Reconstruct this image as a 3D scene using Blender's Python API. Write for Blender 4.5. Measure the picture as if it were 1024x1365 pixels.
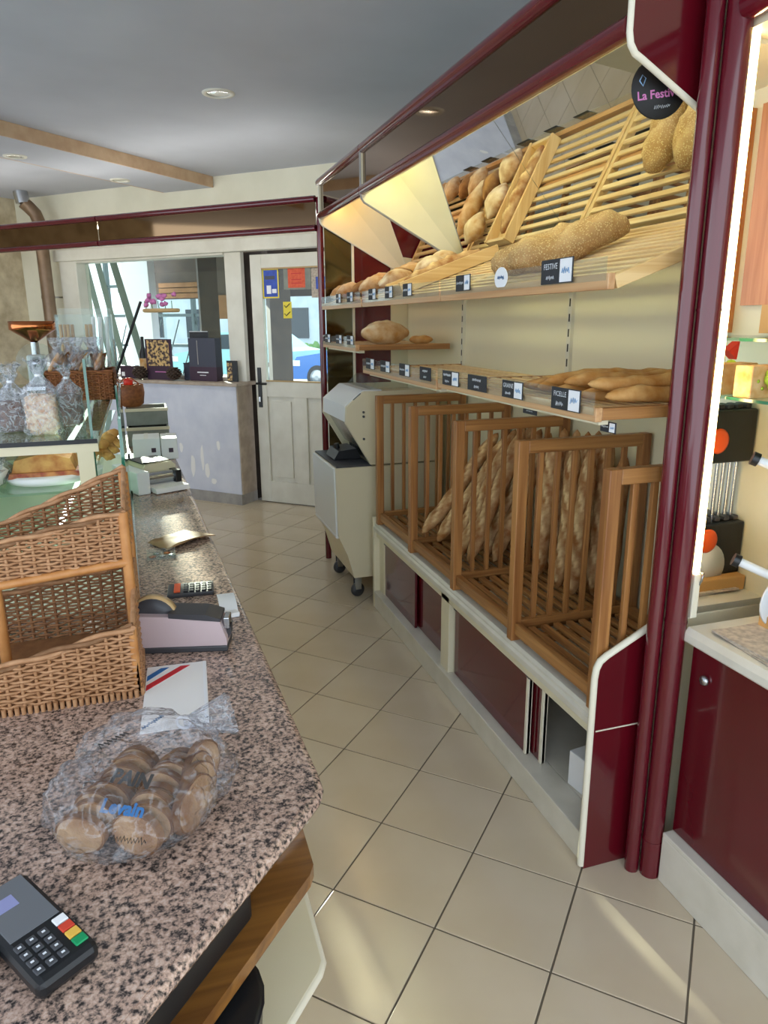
import bpy, bmesh, math, random
from mathutils import Matrix, Vector, noise
random.seed(7)
for o in list(bpy.data.objects): bpy.data.objects.remove(o, do_unlink=True)
scene = bpy.context.scene
COL = scene.collection
R = math.radians
H = 1.661                      # eye height of the photographer
TH = R(43.85)                  # the facade and the floor tiles run diagonally to the shelving
FAC = Matrix.Rotation(-TH, 4, 'Z')     # (u along facade, w outwards, z) -> world

# ------------------------------------------------------------------ camera
cam_d = bpy.data.cameras.new('camera'); cam = bpy.data.objects.new('camera', cam_d); COL.objects.link(cam)
phi, pitch, roll = R(17.75), .260465, -.0064356
fwd = Vector((math.sin(phi)*math.cos(pitch), math.cos(phi)*math.cos(pitch), -math.sin(pitch)))
rt = Vector((math.cos(phi), -math.sin(phi), 0)); up = rt.cross(fwd)
c_, s_ = math.cos(roll), math.sin(roll)
r2 = c_*rt + s_*up; u2 = c_*up - s_*rt
cam.matrix_world = Matrix(((r2.x, u2.x, -fwd.x, 0), (r2.y, u2.y, -fwd.y, 0), (r2.z, u2.z, -fwd.z, H), (0, 0, 0, 1)))
cam_d.sensor_fit = 'HORIZONTAL'; cam_d.sensor_width = 36; cam_d.lens = 36*954.55/1024
cam_d.clip_start = .02; cam_d.clip_end = 300
scene.camera = cam

# ------------------------------------------------------------------ world, sun, exposure
world = bpy.data.worlds.new('world'); scene.world = world; world.use_nodes = True
wn = world.node_tree.nodes; wn['Background'].inputs[0].default_value = (.80, .90, 1.0, 1); wn['Background'].inputs[1].default_value = 1.35
sun_d = bpy.data.lights.new('sun', 'SUN'); sun = bpy.data.objects.new('sun', sun_d); COL.objects.link(sun)
sun_d.energy = 12.0; sun_d.angle = R(.6); sun_d.color = (1, .93, .80)
SUN_DIR = (.136, -1.518, -.33)   # travelling direction of the light
sun.rotation_euler = Vector(SUN_DIR).to_track_quat('-Z', 'Y').to_euler(); sun.location = (3, 12, 8)
vs = scene.view_settings
vs.view_transform = 'Standard'; vs.look = 'None'; vs.gamma = 1; vs.use_curve_mapping = False; vs.exposure = 1.1

# ------------------------------------------------------------------ materials
def lin(h):
    h = h.lstrip('#'); v = [int(h[i:i+2], 16)/255 for i in (0, 2, 4)]
    return tuple(c/12.92 if c <= .04045 else ((c+.055)/1.055)**2.4 for c in v) + (1,)
MATS = {}
def newmat(name):
    m = bpy.data.materials.new(name); m.use_nodes = True; MATS[name] = m
    nt = m.node_tree; return m, nt, nt.nodes, nt.links, nt.nodes['Principled BSDF']
def pm(name, col, rough=.5, metal=0, col2=None, scale=6, detail=4, stretch=(1, 1, 1), bump=0, bscale=60, spec=.5, coat=0, contrast=(.35, .65), emit=0, coord='Object'):
    m, nt, N, L, B = newmat(name)
    B.inputs['Roughness'].default_value = rough; B.inputs['Metallic'].default_value = metal
    B.inputs['Specular IOR Level'].default_value = spec; B.inputs['Coat Weight'].default_value = coat; B.inputs['Coat Roughness'].default_value = .06
    B.inputs['Base Color'].default_value = lin(col)
    tc = N.new('ShaderNodeTexCoord'); mp = N.new('ShaderNodeMapping'); mp.inputs['Scale'].default_value = stretch
    L.new(tc.outputs[coord], mp.inputs[0])
    if col2:
        n = N.new('ShaderNodeTexNoise'); n.inputs['Scale'].default_value = scale; n.inputs['Detail'].default_value = detail
        L.new(mp.outputs[0], n.inputs[0])
        r = N.new('ShaderNodeValToRGB'); r.color_ramp.elements[0].position = contrast[0]; r.color_ramp.elements[1].position = contrast[1]
        r.color_ramp.elements[0].color = lin(col); r.color_ramp.elements[1].color = lin(col2)
        L.new(n.outputs[0], r.inputs[0]); L.new(r.outputs[0], B.inputs['Base Color'])
    if bump:
        n2 = N.new('ShaderNodeTexNoise'); n2.inputs['Scale'].default_value = bscale; n2.inputs['Detail'].default_value = 3
        L.new(mp.outputs[0], n2.inputs[0])
        b = N.new('ShaderNodeBump'); b.inputs['Strength'].default_value = bump; b.inputs['Distance'].default_value = .004
        L.new(n2.outputs[0], b.inputs['Height']); L.new(b.outputs[0], B.inputs['Normal'])
    if emit:
        B.inputs['Emission Color'].default_value = lin(col); B.inputs['Emission Strength'].default_value = emit
    return m
def wood(name, c1, c2, axis, rough=.4, scale=1.0, coat=.15):
    # long streaks along one axis
    st = {'x': (1.2, 34, 34), 'y': (34, 1.2, 34), 'z': (34, 34, 1.2)}[axis]
    m, nt, N, L, B = newmat(name)
    tc = N.new('ShaderNodeTexCoord'); mp = N.new('ShaderNodeMapping'); mp.inputs['Scale'].default_value = tuple(s*scale for s in st)
    gi = N.new('ShaderNodeObjectInfo'); ad = N.new('ShaderNodeVectorMath'); ad.operation = 'ADD'
    sc = N.new('ShaderNodeVectorMath'); sc.operation = 'SCALE'; sc.inputs['Scale'].default_value = 13.7
    cmb = N.new('ShaderNodeCombineXYZ')
    for i in range(3): L.new(gi.outputs['Random'], cmb.inputs[i])
    L.new(cmb.outputs[0], sc.inputs[0])
    L.new(tc.outputs['Object'], ad.inputs[0]); L.new(sc.outputs[0], ad.inputs[1]); L.new(ad.outputs[0], mp.inputs[0])
    n = N.new('ShaderNodeTexNoise'); n.inputs['Scale'].default_value = 1.6; n.inputs['Detail'].default_value = 5; n.inputs['Distortion'].default_value = .6
    L.new(mp.outputs[0], n.inputs[0])
    r = N.new('ShaderNodeValToRGB'); r.color_ramp.elements[0].position = .34; r.color_ramp.elements[1].position = .66
    r.color_ramp.elements[0].color = lin(c1); r.color_ramp.elements[1].color = lin(c2)
    L.new(n.outputs[0], r.inputs[0]); L.new(r.outputs[0], B.inputs['Base Color'])
    B.inputs['Roughness'].default_value = rough; B.inputs['Coat Weight'].default_value = coat; B.inputs['Coat Roughness'].default_value = .25
    b = N.new('ShaderNodeBump'); b.inputs['Strength'].default_value = .12; b.inputs['Distance'].default_value = .002
    L.new(n.outputs[0], b.inputs['Height']); L.new(b.outputs[0], B.inputs['Normal'])
    return m
def film(name, tint='#ffffff', haze=.04, gloss=.5, rough=.05, bump=0, bscale=30, power=1.45, fold_glint=0):
    # thin clear sheet: passes light, with a real fresnel reflection and a little haze
    m, nt, N, L, B = newmat(name); N.remove(B)
    out = N['Material Output']
    tr = N.new('ShaderNodeBsdfTransparent'); tr.inputs[0].default_value = lin(tint)
    gl = N.new('ShaderNodeBsdfGlossy'); gl.inputs['Roughness'].default_value = rough
    df = N.new('ShaderNodeBsdfDiffuse'); df.inputs[0].default_value = (.9, .92, .95, 1)
    fr = N.new('ShaderNodeFresnel'); fr.inputs[0].default_value = power
    mu = N.new('ShaderNodeMath'); mu.operation = 'MULTIPLY'; mu.inputs[1].default_value = gloss*2; mu.use_clamp = True
    L.new(fr.outputs[0], mu.inputs[0])
    ge = N.new('ShaderNodeNewGeometry'); iv = N.new('ShaderNodeMath'); iv.operation = 'SUBTRACT'; iv.inputs[0].default_value = 1; L.new(ge.outputs['Backfacing'], iv.inputs[1])
    mk = N.new('ShaderNodeMath'); mk.operation = 'MULTIPLY'; L.new(mu.outputs[0], mk.inputs[0]); L.new(iv.outputs[0], mk.inputs[1]); mu = mk
    m1 = N.new('ShaderNodeMixShader'); m1.inputs[0].default_value = haze
    L.new(tr.outputs[0], m1.inputs[1]); L.new(df.outputs[0], m1.inputs[2])
    m2 = N.new('ShaderNodeMixShader'); L.new(mu.outputs[0], m2.inputs[0]); L.new(m1.outputs[0], m2.inputs[1]); L.new(gl.outputs[0], m2.inputs[2])
    L.new(m2.outputs[0], out.inputs[0])
    if bump:
        tc = N.new('ShaderNodeTexCoord'); n = N.new('ShaderNodeTexNoise'); n.inputs['Scale'].default_value = bscale; n.inputs['Detail'].default_value = 4
        L.new(tc.outputs['Object'], n.inputs[0]); b = N.new('ShaderNodeBump'); b.inputs['Strength'].default_value = bump; b.inputs['Distance'].default_value = .02
        L.new(n.outputs[0], b.inputs['Height'])
        for s in (fr, gl, df): L.new(b.outputs[0], s.inputs['Normal'])
    if fold_glint:      # highlights along folds, painted as noise bands of whiter haze
        n2 = N.new('ShaderNodeTexNoise'); n2.inputs['Scale'].default_value = bscale*.55; n2.inputs['Detail'].default_value = 3; n2.inputs['Distortion'].default_value = 1.2; L.new(tc.outputs['Object'], n2.inputs[0])
        r = N.new('ShaderNodeValToRGB'); e = r.color_ramp.elements; e[0].position = .455; e[1].position = .545
        e[0].color = (haze, haze, haze, 1); e[1].color = (haze, haze, haze, 1); q = e.new(.5); q.color = (fold_glint, fold_glint, fold_glint, 1)
        L.new(n2.outputs[0], r.inputs[0]); L.new(r.outputs[0], m1.inputs[0])
    return m
def emis(name, col, st):
    m, nt, N, L, B = newmat(name)
    B.inputs['Base Color'].default_value = lin(col); B.inputs['Emission Color'].default_value = lin(col); B.inputs['Emission Strength'].default_value = st
    return m
def granite():
    m, nt, N, L, B = newmat('granite')
    tc = N.new('ShaderNodeTexCoord')
    v = N.new('ShaderNodeTexNoise'); v.inputs['Scale'].default_value = 135; v.inputs['Detail'].default_value = 3; v.inputs['Roughness'].default_value = .6
    L.new(tc.outputs['Object'], v.inputs[0])
    r = N.new('ShaderNodeValToRGB'); cr = r.color_ramp; cr.interpolation = 'LINEAR'
    cr.elements[0].position = .36; cr.elements[0].color = lin('#37312f')
    cr.elements[1].position = .44; cr.elements[1].color = lin('#7d6e66')
    for p, c in ((.50, '#ad9384'), (.57, '#c8aa98'), (.68, '#d9c2b3')):
        e = cr.elements.new(p); e.color = lin(c)
    L.new(v.outputs[0], r.inputs[0])
    v2 = N.new('ShaderNodeTexNoise'); v2.inputs['Scale'].default_value = 9; v2.inputs['Detail'].default_value = 2; L.new(tc.outputs['Object'], v2.inputs[0])
    r2_ = N.new('ShaderNodeValToRGB'); r2_.color_ramp.elements[0].position = .35; r2_.color_ramp.elements[1].position = .7
    r2_.color_ramp.elements[0].color = (.80, .78, .78, 1); r2_.color_ramp.elements[1].color = (1, 1, 1, 1); L.new(v2.outputs[0], r2_.inputs[0])
    mx = N.new('ShaderNodeMix'); mx.data_type = 'RGBA'; mx.blend_type = 'MULTIPLY'; mx.inputs[0].default_value = 1
    L.new(r.outputs[0], mx.inputs[6]); L.new(r2_.outputs[0], mx.inputs[7]); L.new(mx.outputs[2], B.inputs['Base Color'])
    B.inputs['Roughness'].default_value = .16
    return m
def bread(name, crust, pale, seeds=False, bump=.5):
    # the attribute "score" marks the torn, paler ears of the crust
    m, nt, N, L, B = newmat(name)
    tc = N.new('ShaderNodeTexCoord'); gi = N.new('ShaderNodeObjectInfo'); ad = N.new('ShaderNodeVectorMath'); ad.operation = 'ADD'
    sc = N.new('ShaderNodeVectorMath'); sc.operation = 'SCALE'; sc.inputs['Scale'].default_value = 17
    cmb = N.new('ShaderNodeCombineXYZ')
    for i in range(3): L.new(gi.outputs['Random'], cmb.inputs[i])
    L.new(cmb.outputs[0], sc.inputs[0]); L.new(tc.outputs['Object'], ad.inputs[0]); L.new(sc.outputs[0], ad.inputs[1])
    n = N.new('ShaderNodeTexNoise'); n.inputs['Scale'].default_value = 22; n.inputs['Detail'].default_value = 5; L.new(ad.outputs[0], n.inputs[0])
    at = N.new('ShaderNodeAttribute'); at.attribute_name = 'score'
    a2 = N.new('ShaderNodeMath'); a2.operation = 'ADD'; L.new(n.outputs[0], a2.inputs[0]); L.new(at.outputs['Fac'], a2.inputs[1])
    r = N.new('ShaderNodeValToRGB'); r.color_ramp.elements[0].position = .35; r.color_ramp.elements[1].position = 1.05
    r.color_ramp.elements[0].color = lin(crust); r.color_ramp.elements[1].color = lin(pale)
    L.new(a2.outputs[0], r.inputs[0]); outc = r.outputs[0]
    n3 = N.new('ShaderNodeTexNoise'); n3.inputs['Scale'].default_value = 160 if not seeds else 120; n3.inputs['Detail'].default_value = 2; L.new(ad.outputs[0], n3.inputs[0])
    if seeds:
        v = N.new('ShaderNodeTexVoronoi'); v.inputs['Scale'].default_value = 150; L.new(ad.outputs[0], v.inputs[0])
        rr = N.new('ShaderNodeValToRGB'); rr.color_ramp.elements[0].position = .28; rr.color_ramp.elements[1].position = .42
        rr.color_ramp.elements[0].color = (1, 1, 1, 1); rr.color_ramp.elements[1].color = (0, 0, 0, 1); L.new(v.outputs[0], rr.inputs[0])
        mx = N.new('ShaderNodeMix'); mx.data_type = 'RGBA'; L.new(rr.outputs[0], mx.inputs[0]); L.new(outc, mx.inputs[6]); mx.inputs[7].default_value = lin('#d9c08c')
        outc = mx.outputs[2]; hsrc = rr.outputs[0]
    else: hsrc = n3.outputs[0]
    L.new(outc, B.inputs['Base Color']); B.inputs['Roughness'].default_value = .62 if not seeds else .75; B.inputs['Specular IOR Level'].default_value = .3
    b = N.new('ShaderNodeBump'); b.inputs['Strength'].default_value = bump; b.inputs['Distance'].default_value = .002
    L.new(hsrc, b.inputs['Height']); L.new(b.outputs[0], B.inputs['Normal'])
    return m

granite()
pm('tile', '#d3c5ae', .18, col2='#c8b89e', scale=3, spec=.5, bump=.02, bscale=120, contrast=(.3, .75))
pm('grout', '#6a6154', .9)
pm('ceiling', '#bcc0cc', .9, col2='#b5b9c5', scale=2)
pm('beam_side', '#c9ac8c', .9, col2='#b99a7b', scale=9)
pm('plaster', '#d8cdb2', .9, col2='#b3a58a', scale=7, bump=.4, bscale=30)
pm('wall_cream', '#e3e0cd', .85, col2='#d9d6c2', scale=3)
pm('white_paint', '#dedcd0', .45, col2='#d2cfc2', scale=5)
pm('white_wall', '#d3d6e2', .7, col2='#c5c9d8', scale=5, bump=.1, bscale=20)
pm('stone_grey', '#8d8a88', .6, col2='#a19d98', scale=12)
pm('sill_stone', '#b8a999', .5, col2='#a39485', scale=12)
pm('maroon', '#5c0c18', .13, col2='#540a15', scale=3, coat=.4)
pm('maroon_tube', '#5e0f1d', .16, coat=.5)
pm('cream_lam', '#e4dcc0', .4, col2='#ddd4b6', scale=3)
pm('cream_edge', '#e6e0cc', .35)
pm('laminate_white', '#dcd7ca', .35, col2='#d2cdbf', scale=10)
pm('back_cream', '#e0d9b9', .45)
pm('metal_strip', '#d8d4c0', .4, metal=0)
pm('slot', '#2c2a24', .8)
wood('oak_y', '#88572b', '#b5824b', 'y'); wood('oak_x', '#88572b', '#b5824b', 'x'); wood('oak_z', '#855329', '#b17c46', 'z')
wood('pine_y', '#d8b27a', '#ecd2a2', 'y'); wood('pine_x', '#d2a86a', '#e6c68e', 'x')
wood('shelf_y', '#b8895c', '#d0a678', 'y'); wood('board_dark', '#6b4420', '#94652f', 'x', rough=.28, coat=.4, scale=.6)
wood('niche_wood', '#b06a35', '#c98650', 'z')
pm('mirror', '#f2f4f2', .015, metal=1)
pm('bronze_mirror', '#7f664c', .05, metal=1); pm('smoked_mirror', '#6e6a5a', .08, metal=1)
film('glass', '#f0f8f4', .01, .5, .01)
film('glass_green', '#e2f2e8', .02, .6, .01)
pm('glass_edge', '#2c6a54', .1, coat=.5, spec=.8)
film('acrylic', '#f6faf8', .05, .4, .05)
film('bag_film', '#fafafc', .05, 1.0, .10, bump=1.0, bscale=34, power=1.55, fold_glint=.20)
film('bag_film_white', '#f4f6fa', .12, .6, .15, bump=.8, bscale=45, power=1.45, fold_glint=.4)
pm('slate', '#25272c', .6, col2='#2d3036', scale=30)
pm('card_white', '#eceef2', .6); pm('chalk', '#dfe4ea', .8); pm('chalk_blue', '#8eb4dc', .8)
pm('black_plastic', '#16181b', .35); pm('black_matt', '#121212', .6); pm('dark_grey', '#3d3d41', .45)
pm('steel', '#b9bcc0', .25, metal=1); pm('chrome', '#dcdde0', .08, metal=1); pm('copper', '#c87848', .16, metal=1)
pm('pipe', '#6d5742', .4, col2='#86705a', scale=5, metal=.3)
pm('slicer_cream', '#dcd2b4', .32, col2='#d6cbac', scale=2); pm('slicer_white', '#dfe1e2', .3)
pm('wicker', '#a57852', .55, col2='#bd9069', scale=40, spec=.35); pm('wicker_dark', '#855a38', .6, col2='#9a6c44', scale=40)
pm('wicker_brown', '#7a4420', .6, col2='#94582c', scale=60); pm('wicker_pole', '#b4773f', .45, col2='#c58a50', scale=30)
bread('baguette', '#9a6231', '#e6c692'); bread('ficelle', '#b57c3c', '#dcb87c'); bread('seeded', '#a8814f', '#cfae7c', True, .9)
bread('round_loaf', '#a9743f', '#ecd9b8'); bread('dark_loaf', '#6d4220', '#b98c58'); bread('slice_crust', '#5f3b20', '#a87c50'); bread('slice_crumb', '#8a6342', '#d9b88c', bump=1.0); bread('rustic', '#c08a48', '#efdcb6')
pm('mauve_plastic', '#c6b2b4', .38); pm('tape', '#c9a876', .3)
pm('paper', '#ecebea', .7); pm('kraft', '#a3825c', .75, col2='#947350', scale=20); pm('newspaper', '#cdbfae', .8, col2='#a79b90', scale=60)
pm('ink_blue', '#2467a8', .6); pm('ink_red', '#c8202c', .6); pm('ink_dark', '#33302e', .6); pm('ink_navy', '#2f6396', .5)
pm('screen', '#6a6d72', .12); pm('key_grey', '#44464b', .5); pm('key_green', '#12925a', .4); pm('key_yellow', '#e6b84e', .4); pm('key_red', '#cf4430', .4)
pm('orange_disc', '#ef5a1c', .4); pm('orange_notice', '#e2613c', .6, col2='#d2512e', scale=40); pm('blue_poster', '#1f3f9e', .5, col2='#2c50b8', scale=20); pm('yellow', '#e6d23a', .5)
pm('purple_dark', '#3b2438', .5); pm('slate_blue', '#3c4050', .5); pm('gold', '#cfae74', .45, col2='#3a2a30', scale=34, contrast=(.45, .55))
pm('pinecone', '#4a3a30', .8, bump=.6, bscale=80); pm('pink', '#c878b0', .6); pm('tan', '#b79a6b', .6)
pm('grey_box', '#8f9288', .7, col2='#7d8078', scale=10); pm('cash_black', '#1a1b1e', .4)
pm('deck_cream', '#e8efd8', .5); pm('pastry', '#b9783a', .6, col2='#d9a85e', scale=26, bump=.6, bscale=60); pm('tart_red', '#8c2f22', .4, col2='#c98a4e', scale=30)
pm('brioche', '#dcb52e', .6, col2='#e9d25c', scale=30, bump=.6, bscale=60); pm('sugar', '#cdb6a4', .8, col2='#e6ddd2', scale=60, bump=.9, bscale=90); pm('foil', '#c7d0d8', .25, metal=.8, bump=.8, bscale=40)
pm('candy', '#c9966e', .6, col2='#f0dcbc', scale=70, bump=.7, bscale=90); pm('dark_nut', '#51352c', .6, col2='#7d5a4a', scale=60, bump=.9, bscale=80)
pm('red_deco', '#d8301e', .4); pm('yellow_deco', '#f0c22a', .4); pm('lime', '#b8d040', .5); pm('cork', '#c99a5c', .6)
pm('asphalt', '#7c8086', .9, col2='#8b8f95', scale=4); pm('car_blue', '#1f6fc4', .2, coat=.6); pm('car_pale', '#9fd2d8', .25, coat=.4); pm('tyre', '#151515', .7); pm('car_glass', '#26323c', .08)
pm('timber', '#3a3230', .6, col2='#4b403a', scale=8); pm('timber_brown', '#7a5432', .6, col2='#8c6440', scale=8); pm('render_white', '#dfe2f0', .8); pm('leaf', '#4f7a3e', .7, col2='#6c964e', scale=30)
pm('facade_far', '#cdd6de', .8, col2='#bfc9d2', scale=2); pm('lattice', '#4b5a5e', .5)
emis('tube_warm', '#f7f4b8', 9.5); emis('tube_yellow', '#ffd894', 8.0); emis('tube_white', '#fffbee', 11.0); emis('tube_green', '#fafff4', 2.2); emis('tube_niche', '#ffdf9e', 10.0)
emis('screen_blue', '#7a7fa8', .15)

# ------------------------------------------------------------------ mesh helpers
ROOTM = {}                     # matrices of thing roots, by object
class MB:
    """collects verts and faces in world space (or in the space of matrix T)"""
    def __init__(s, T=None): s.v = []; s.f = []; s.sm = []; s.T = T; s.score = None
    def _add(s, vs, fs, smooth=False):
        b = len(s.v)
        for p in vs:
            p = Vector(p); s.v.append(s.T @ p if s.T else p)
        for f in fs: s.f.append([b+i for i in f]); s.sm.append(smooth)
        return s
    def box(s, x0, x1, y0, y1, z0, z1, bev=0):
        x0, x1 = min(x0, x1), max(x0, x1); y0, y1 = min(y0, y1), max(y0, y1); z0, z1 = min(z0, z1), max(z0, z1)
        if bev:
            bev = min(bev, (x1-x0)*.45, (y1-y0)*.45, (z1-z0)*.45)
            bm = bmesh.new(); bmesh.ops.create_cube(bm, size=1)
            for v in bm.verts: v.co = Vector(((x0+x1)/2+v.co.x*(x1-x0), (y0+y1)/2+v.co.y*(y1-y0), (z0+z1)/2+v.co.z*(z1-z0)))
            bmesh.ops.bevel(bm, geom=list(bm.edges), offset=bev, segments=2, profile=.5, affect='EDGES')
            bm.verts.index_update()
            s._add([v.co.copy() for v in bm.verts], [[v.index for v in f.verts] for f in bm.faces]); bm.free(); return s
        return s._add([(x0, y0, z0), (x1, y0, z0), (x1, y1, z0), (x0, y1, z0), (x0, y0, z1), (x1, y0, z1), (x1, y1, z1), (x0, y1, z1)],
                      [(0, 3, 2, 1), (4, 5, 6, 7), (0, 1, 5, 4), (1, 2, 6, 5), (2, 3, 7, 6), (3, 0, 4, 7)])
    def prism(s, poly, a, b, axis='z'):
        """polygon extruded along an axis: axis z -> poly (x,y); axis y -> poly (x,z); axis x -> poly (y,z)"""
        def P(q, t): return {'z': (q[0], q[1], t), 'y': (q[0], t, q[1]), 'x': (t, q[0], q[1])}[axis]
        n = len(poly); vs = [P(q, a) for q in poly] + [P(q, b) for q in poly]
        fs = [list(range(n))[::-1], list(range(n, 2*n))] + [(i, (i+1) % n, n+(i+1) % n, n+i) for i in range(n)]
        return s._add(vs, fs)
    def tube(s, pts, r, n=10, cap=True, flat=1.0, smooth=True):
        pts = [Vector(p) for p in pts]; m = len(pts); rs = r if isinstance(r, (list, tuple)) else [r]*m
        vs = []; fs = []
        t0 = (pts[1]-pts[0]).normalized(); ref = Vector((0, 0, 1)) if abs(t0.z) < .9 else Vector((1, 0, 0))
        a = t0.cross(ref).normalized()
        for i, p in enumerate(pts):
            t = (pts[min(i+1, m-1)]-pts[max(i-1, 0)]).normalized()
            a = (a-t*a.dot(t)).normalized(); b = t.cross(a)
            for k in range(n):
                g = 2*math.pi*k/n; vs.append(p+a*math.cos(g)*rs[i]+b*math.sin(g)*rs[i]*flat)
        for i in range(m-1):
            for k in range(n): fs.append((i*n+k, i*n+(k+1) % n, (i+1)*n+(k+1) % n, (i+1)*n+k))
        s._add(vs, fs, smooth)
        if cap: s._add(vs[:n], [list(range(n))[::-1]]); s._add(vs[-n:], [list(range(n))])
        return s
    def lathe(s, prof, c=(0, 0, 0), n=24, smooth=True, M=None):
        """profile [(r,z)...] around z through c"""
        vs = []; fs = []; m = len(prof)
        for r, z in prof:
            for k in range(n):
                g = 2*math.pi*k/n; p = Vector((r*math.cos(g), r*math.sin(g), z))
                if M: p = M @ p
                vs.append(p+Vector(c))
        for i in range(m-1):
            for k in range(n): fs.append((i*n+k, i*n+(k+1) % n, (i+1)*n+(k+1) % n, (i+1)*n+k))
        s._add(vs, fs, smooth)
        s._add(vs[:n], [list(range(n))[::-1]]); s._add(vs[-n:], [list(range(n))]); return s
    def blob(s, c, r, n=14, m=9, amp=0, freq=6, seed=0, M=None, sq=1.0):
        vs = []; fs = []
        for i in range(m+1):
            t = math.pi*i/m
            for k in range(n):
                g = 2*math.pi*k/n; d = Vector((math.sin(t)*math.cos(g), math.sin(t)*math.sin(g), math.cos(t)))
                q = 1+amp*noise.noise(d*freq*.3+Vector((seed*3.1, seed, 0))) if amp else 1
                if sq != 1: d = Vector([math.copysign(abs(v)**sq, v) for v in d])
                p = Vector((d.x*r[0], d.y*r[1], d.z*r[2]))*q
                if M: p = M @ p
                vs.append(p+Vector(c))
        for i in range(m):
            for k in range(n): fs.append((i*n+k, (i+1)*n+k, (i+1)*n+(k+1) % n, i*n+(k+1) % n))
        return s._add(vs, fs, True)
    def build(s, name, mat, parent=None, origin=None, rz=0):
        me = bpy.data.meshes.new(name)
        if parent is not None: Mi = ROOTM[parent].inverted(); 
        elif origin is not None: Mi = (Matrix.Translation(origin) @ Matrix.Rotation(rz, 4, 'Z')).inverted()
        else: Mi = Matrix.Identity(4)
        me.from_pydata([tuple(Mi @ p) for p in s.v], [], s.f)
        me.polygons.foreach_set('use_smooth', s.sm)
        if s.score is not None:
            at = me.attributes.new('score', 'FLOAT', 'POINT'); at.data.foreach_set('value', s.score + [0.0]*(len(me.vertices)-len(s.score)))
        me.materials.append(MATS[mat]); me.update()
        o = bpy.data.objects.new(name, me); COL.objects.link(o)
        if parent is not None:
            o.parent = parent; ROOTM[o] = ROOTM[parent]
        elif origin is not None:
            o.location = origin; o.rotation_euler = (0, 0, rz); ROOTM[o] = Matrix.Translation(origin) @ Matrix.Rotation(rz, 4, 'Z')
        else: ROOTM[o] = Matrix.Identity(4)
        return o
def tag(o, label=None, cat=None, group=None, kind=None):
    if label: o['label'] = label
    if cat: o['category'] = cat
    if group: o['group'] = group
    if kind: o['kind'] = kind
    return o
def thing(name, label, cat, loc=(0, 0, 0), rz=0, group=None, M=None):
    o = bpy.data.objects.new(name, None); COL.objects.link(o); o.empty_display_size = .05
    mw = M if M is not None else Matrix.Translation(loc) @ Matrix.Rotation(rz, 4, 'Z')
    o.matrix_world = mw; ROOTM[o] = mw.copy()
    return tag(o, label, cat, group)
def sroot(name, label, cat, loc=(0, 0, 0), rz=0):
    return tag(thing(name, label, cat, loc, rz), kind='structure')
def struct(name, mb, mat, label, cat, origin=(0, 0, 0), rz=0):
    return tag(mb.build(name, mat, None, origin, rz), label, cat, None, 'structure')
def bx(name, mat, parent, x0, x1, y0, y1, z0, z1, bev=0, T=None):
    return MB(T).box(x0, x1, y0, y1, z0, z1, bev).build(name, mat, parent)
def inst(src, parent, M):
    """shares the mesh of src; M is the local matrix under parent"""
    o = bpy.data.objects.new(src.name.split('.')[0], src.data); COL.objects.link(o); o.parent = parent; o.matrix_local = M
    ROOTM[o] = ROOTM[parent] @ M; return o
def copy_tree(o, M, label=None, parent=None):
    c = o.copy(); COL.objects.link(c)
    if parent is None: c.matrix_world = M; ROOTM[c] = M
    else: c.parent = parent
    if label: c['label'] = label
    for ch in list(o.children): copy_tree(ch, None, None, c)
    return c
def fpt(u, w, z=0): return FAC @ Vector((u, w, z))
_fonts = {}
def text(body, size, mat, parent, M, name='lettering', spacing=1.0, bold=0, align='CENTER'):
    """flat lettering: M is the world matrix; text lies in its local XY plane"""
    cu = bpy.data.curves.new('t', 'FONT'); cu.body = body; cu.size = size; cu.align_x = align; cu.align_y = 'CENTER'; cu.space_character = spacing; cu.offset = bold; cu.resolution_u = 2
    t = bpy.data.objects.new('t', cu); COL.objects.link(t); dg = bpy.context.evaluated_depsgraph_get()
    me = bpy.data.meshes.new_from_object(t.evaluated_get(dg)); bpy.data.objects.remove(t, do_unlink=True); bpy.data.curves.remove(cu)
    me.transform(ROOTM[parent].inverted() @ M); me.materials.clear(); me.materials.append(MATS[mat]); me.name = name
    o = bpy.data.objects.new(name, me); COL.objects.link(o); o.parent = parent; ROOTM[o] = ROOTM[parent]; return o
def scribble(w, h, mat, parent, M, seed=0, name='chalk_marks'):
    """an illegible handwritten line"""
    rr = random.Random(seed); n = max(5, int(w/h*4)); q = MB(M)
    pts = [(-w/2+w*i/n, h*.5*(1 if i % 2 else -1)*rr.uniform(.35, 1), 0) for i in range(n+1)]
    q.tube(pts, h*.09, 4); return q.build(name, mat, parent)
def face_mx(x, y, z, lean=0):   # text plane facing -x (towards the aisle), reading left to right along -y
    return Matrix.Translation((x, y, z)) @ Matrix.Rotation(-math.pi/2, 4, 'Z') @ Matrix.Rotation(math.pi/2-lean, 4, 'X')

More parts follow.
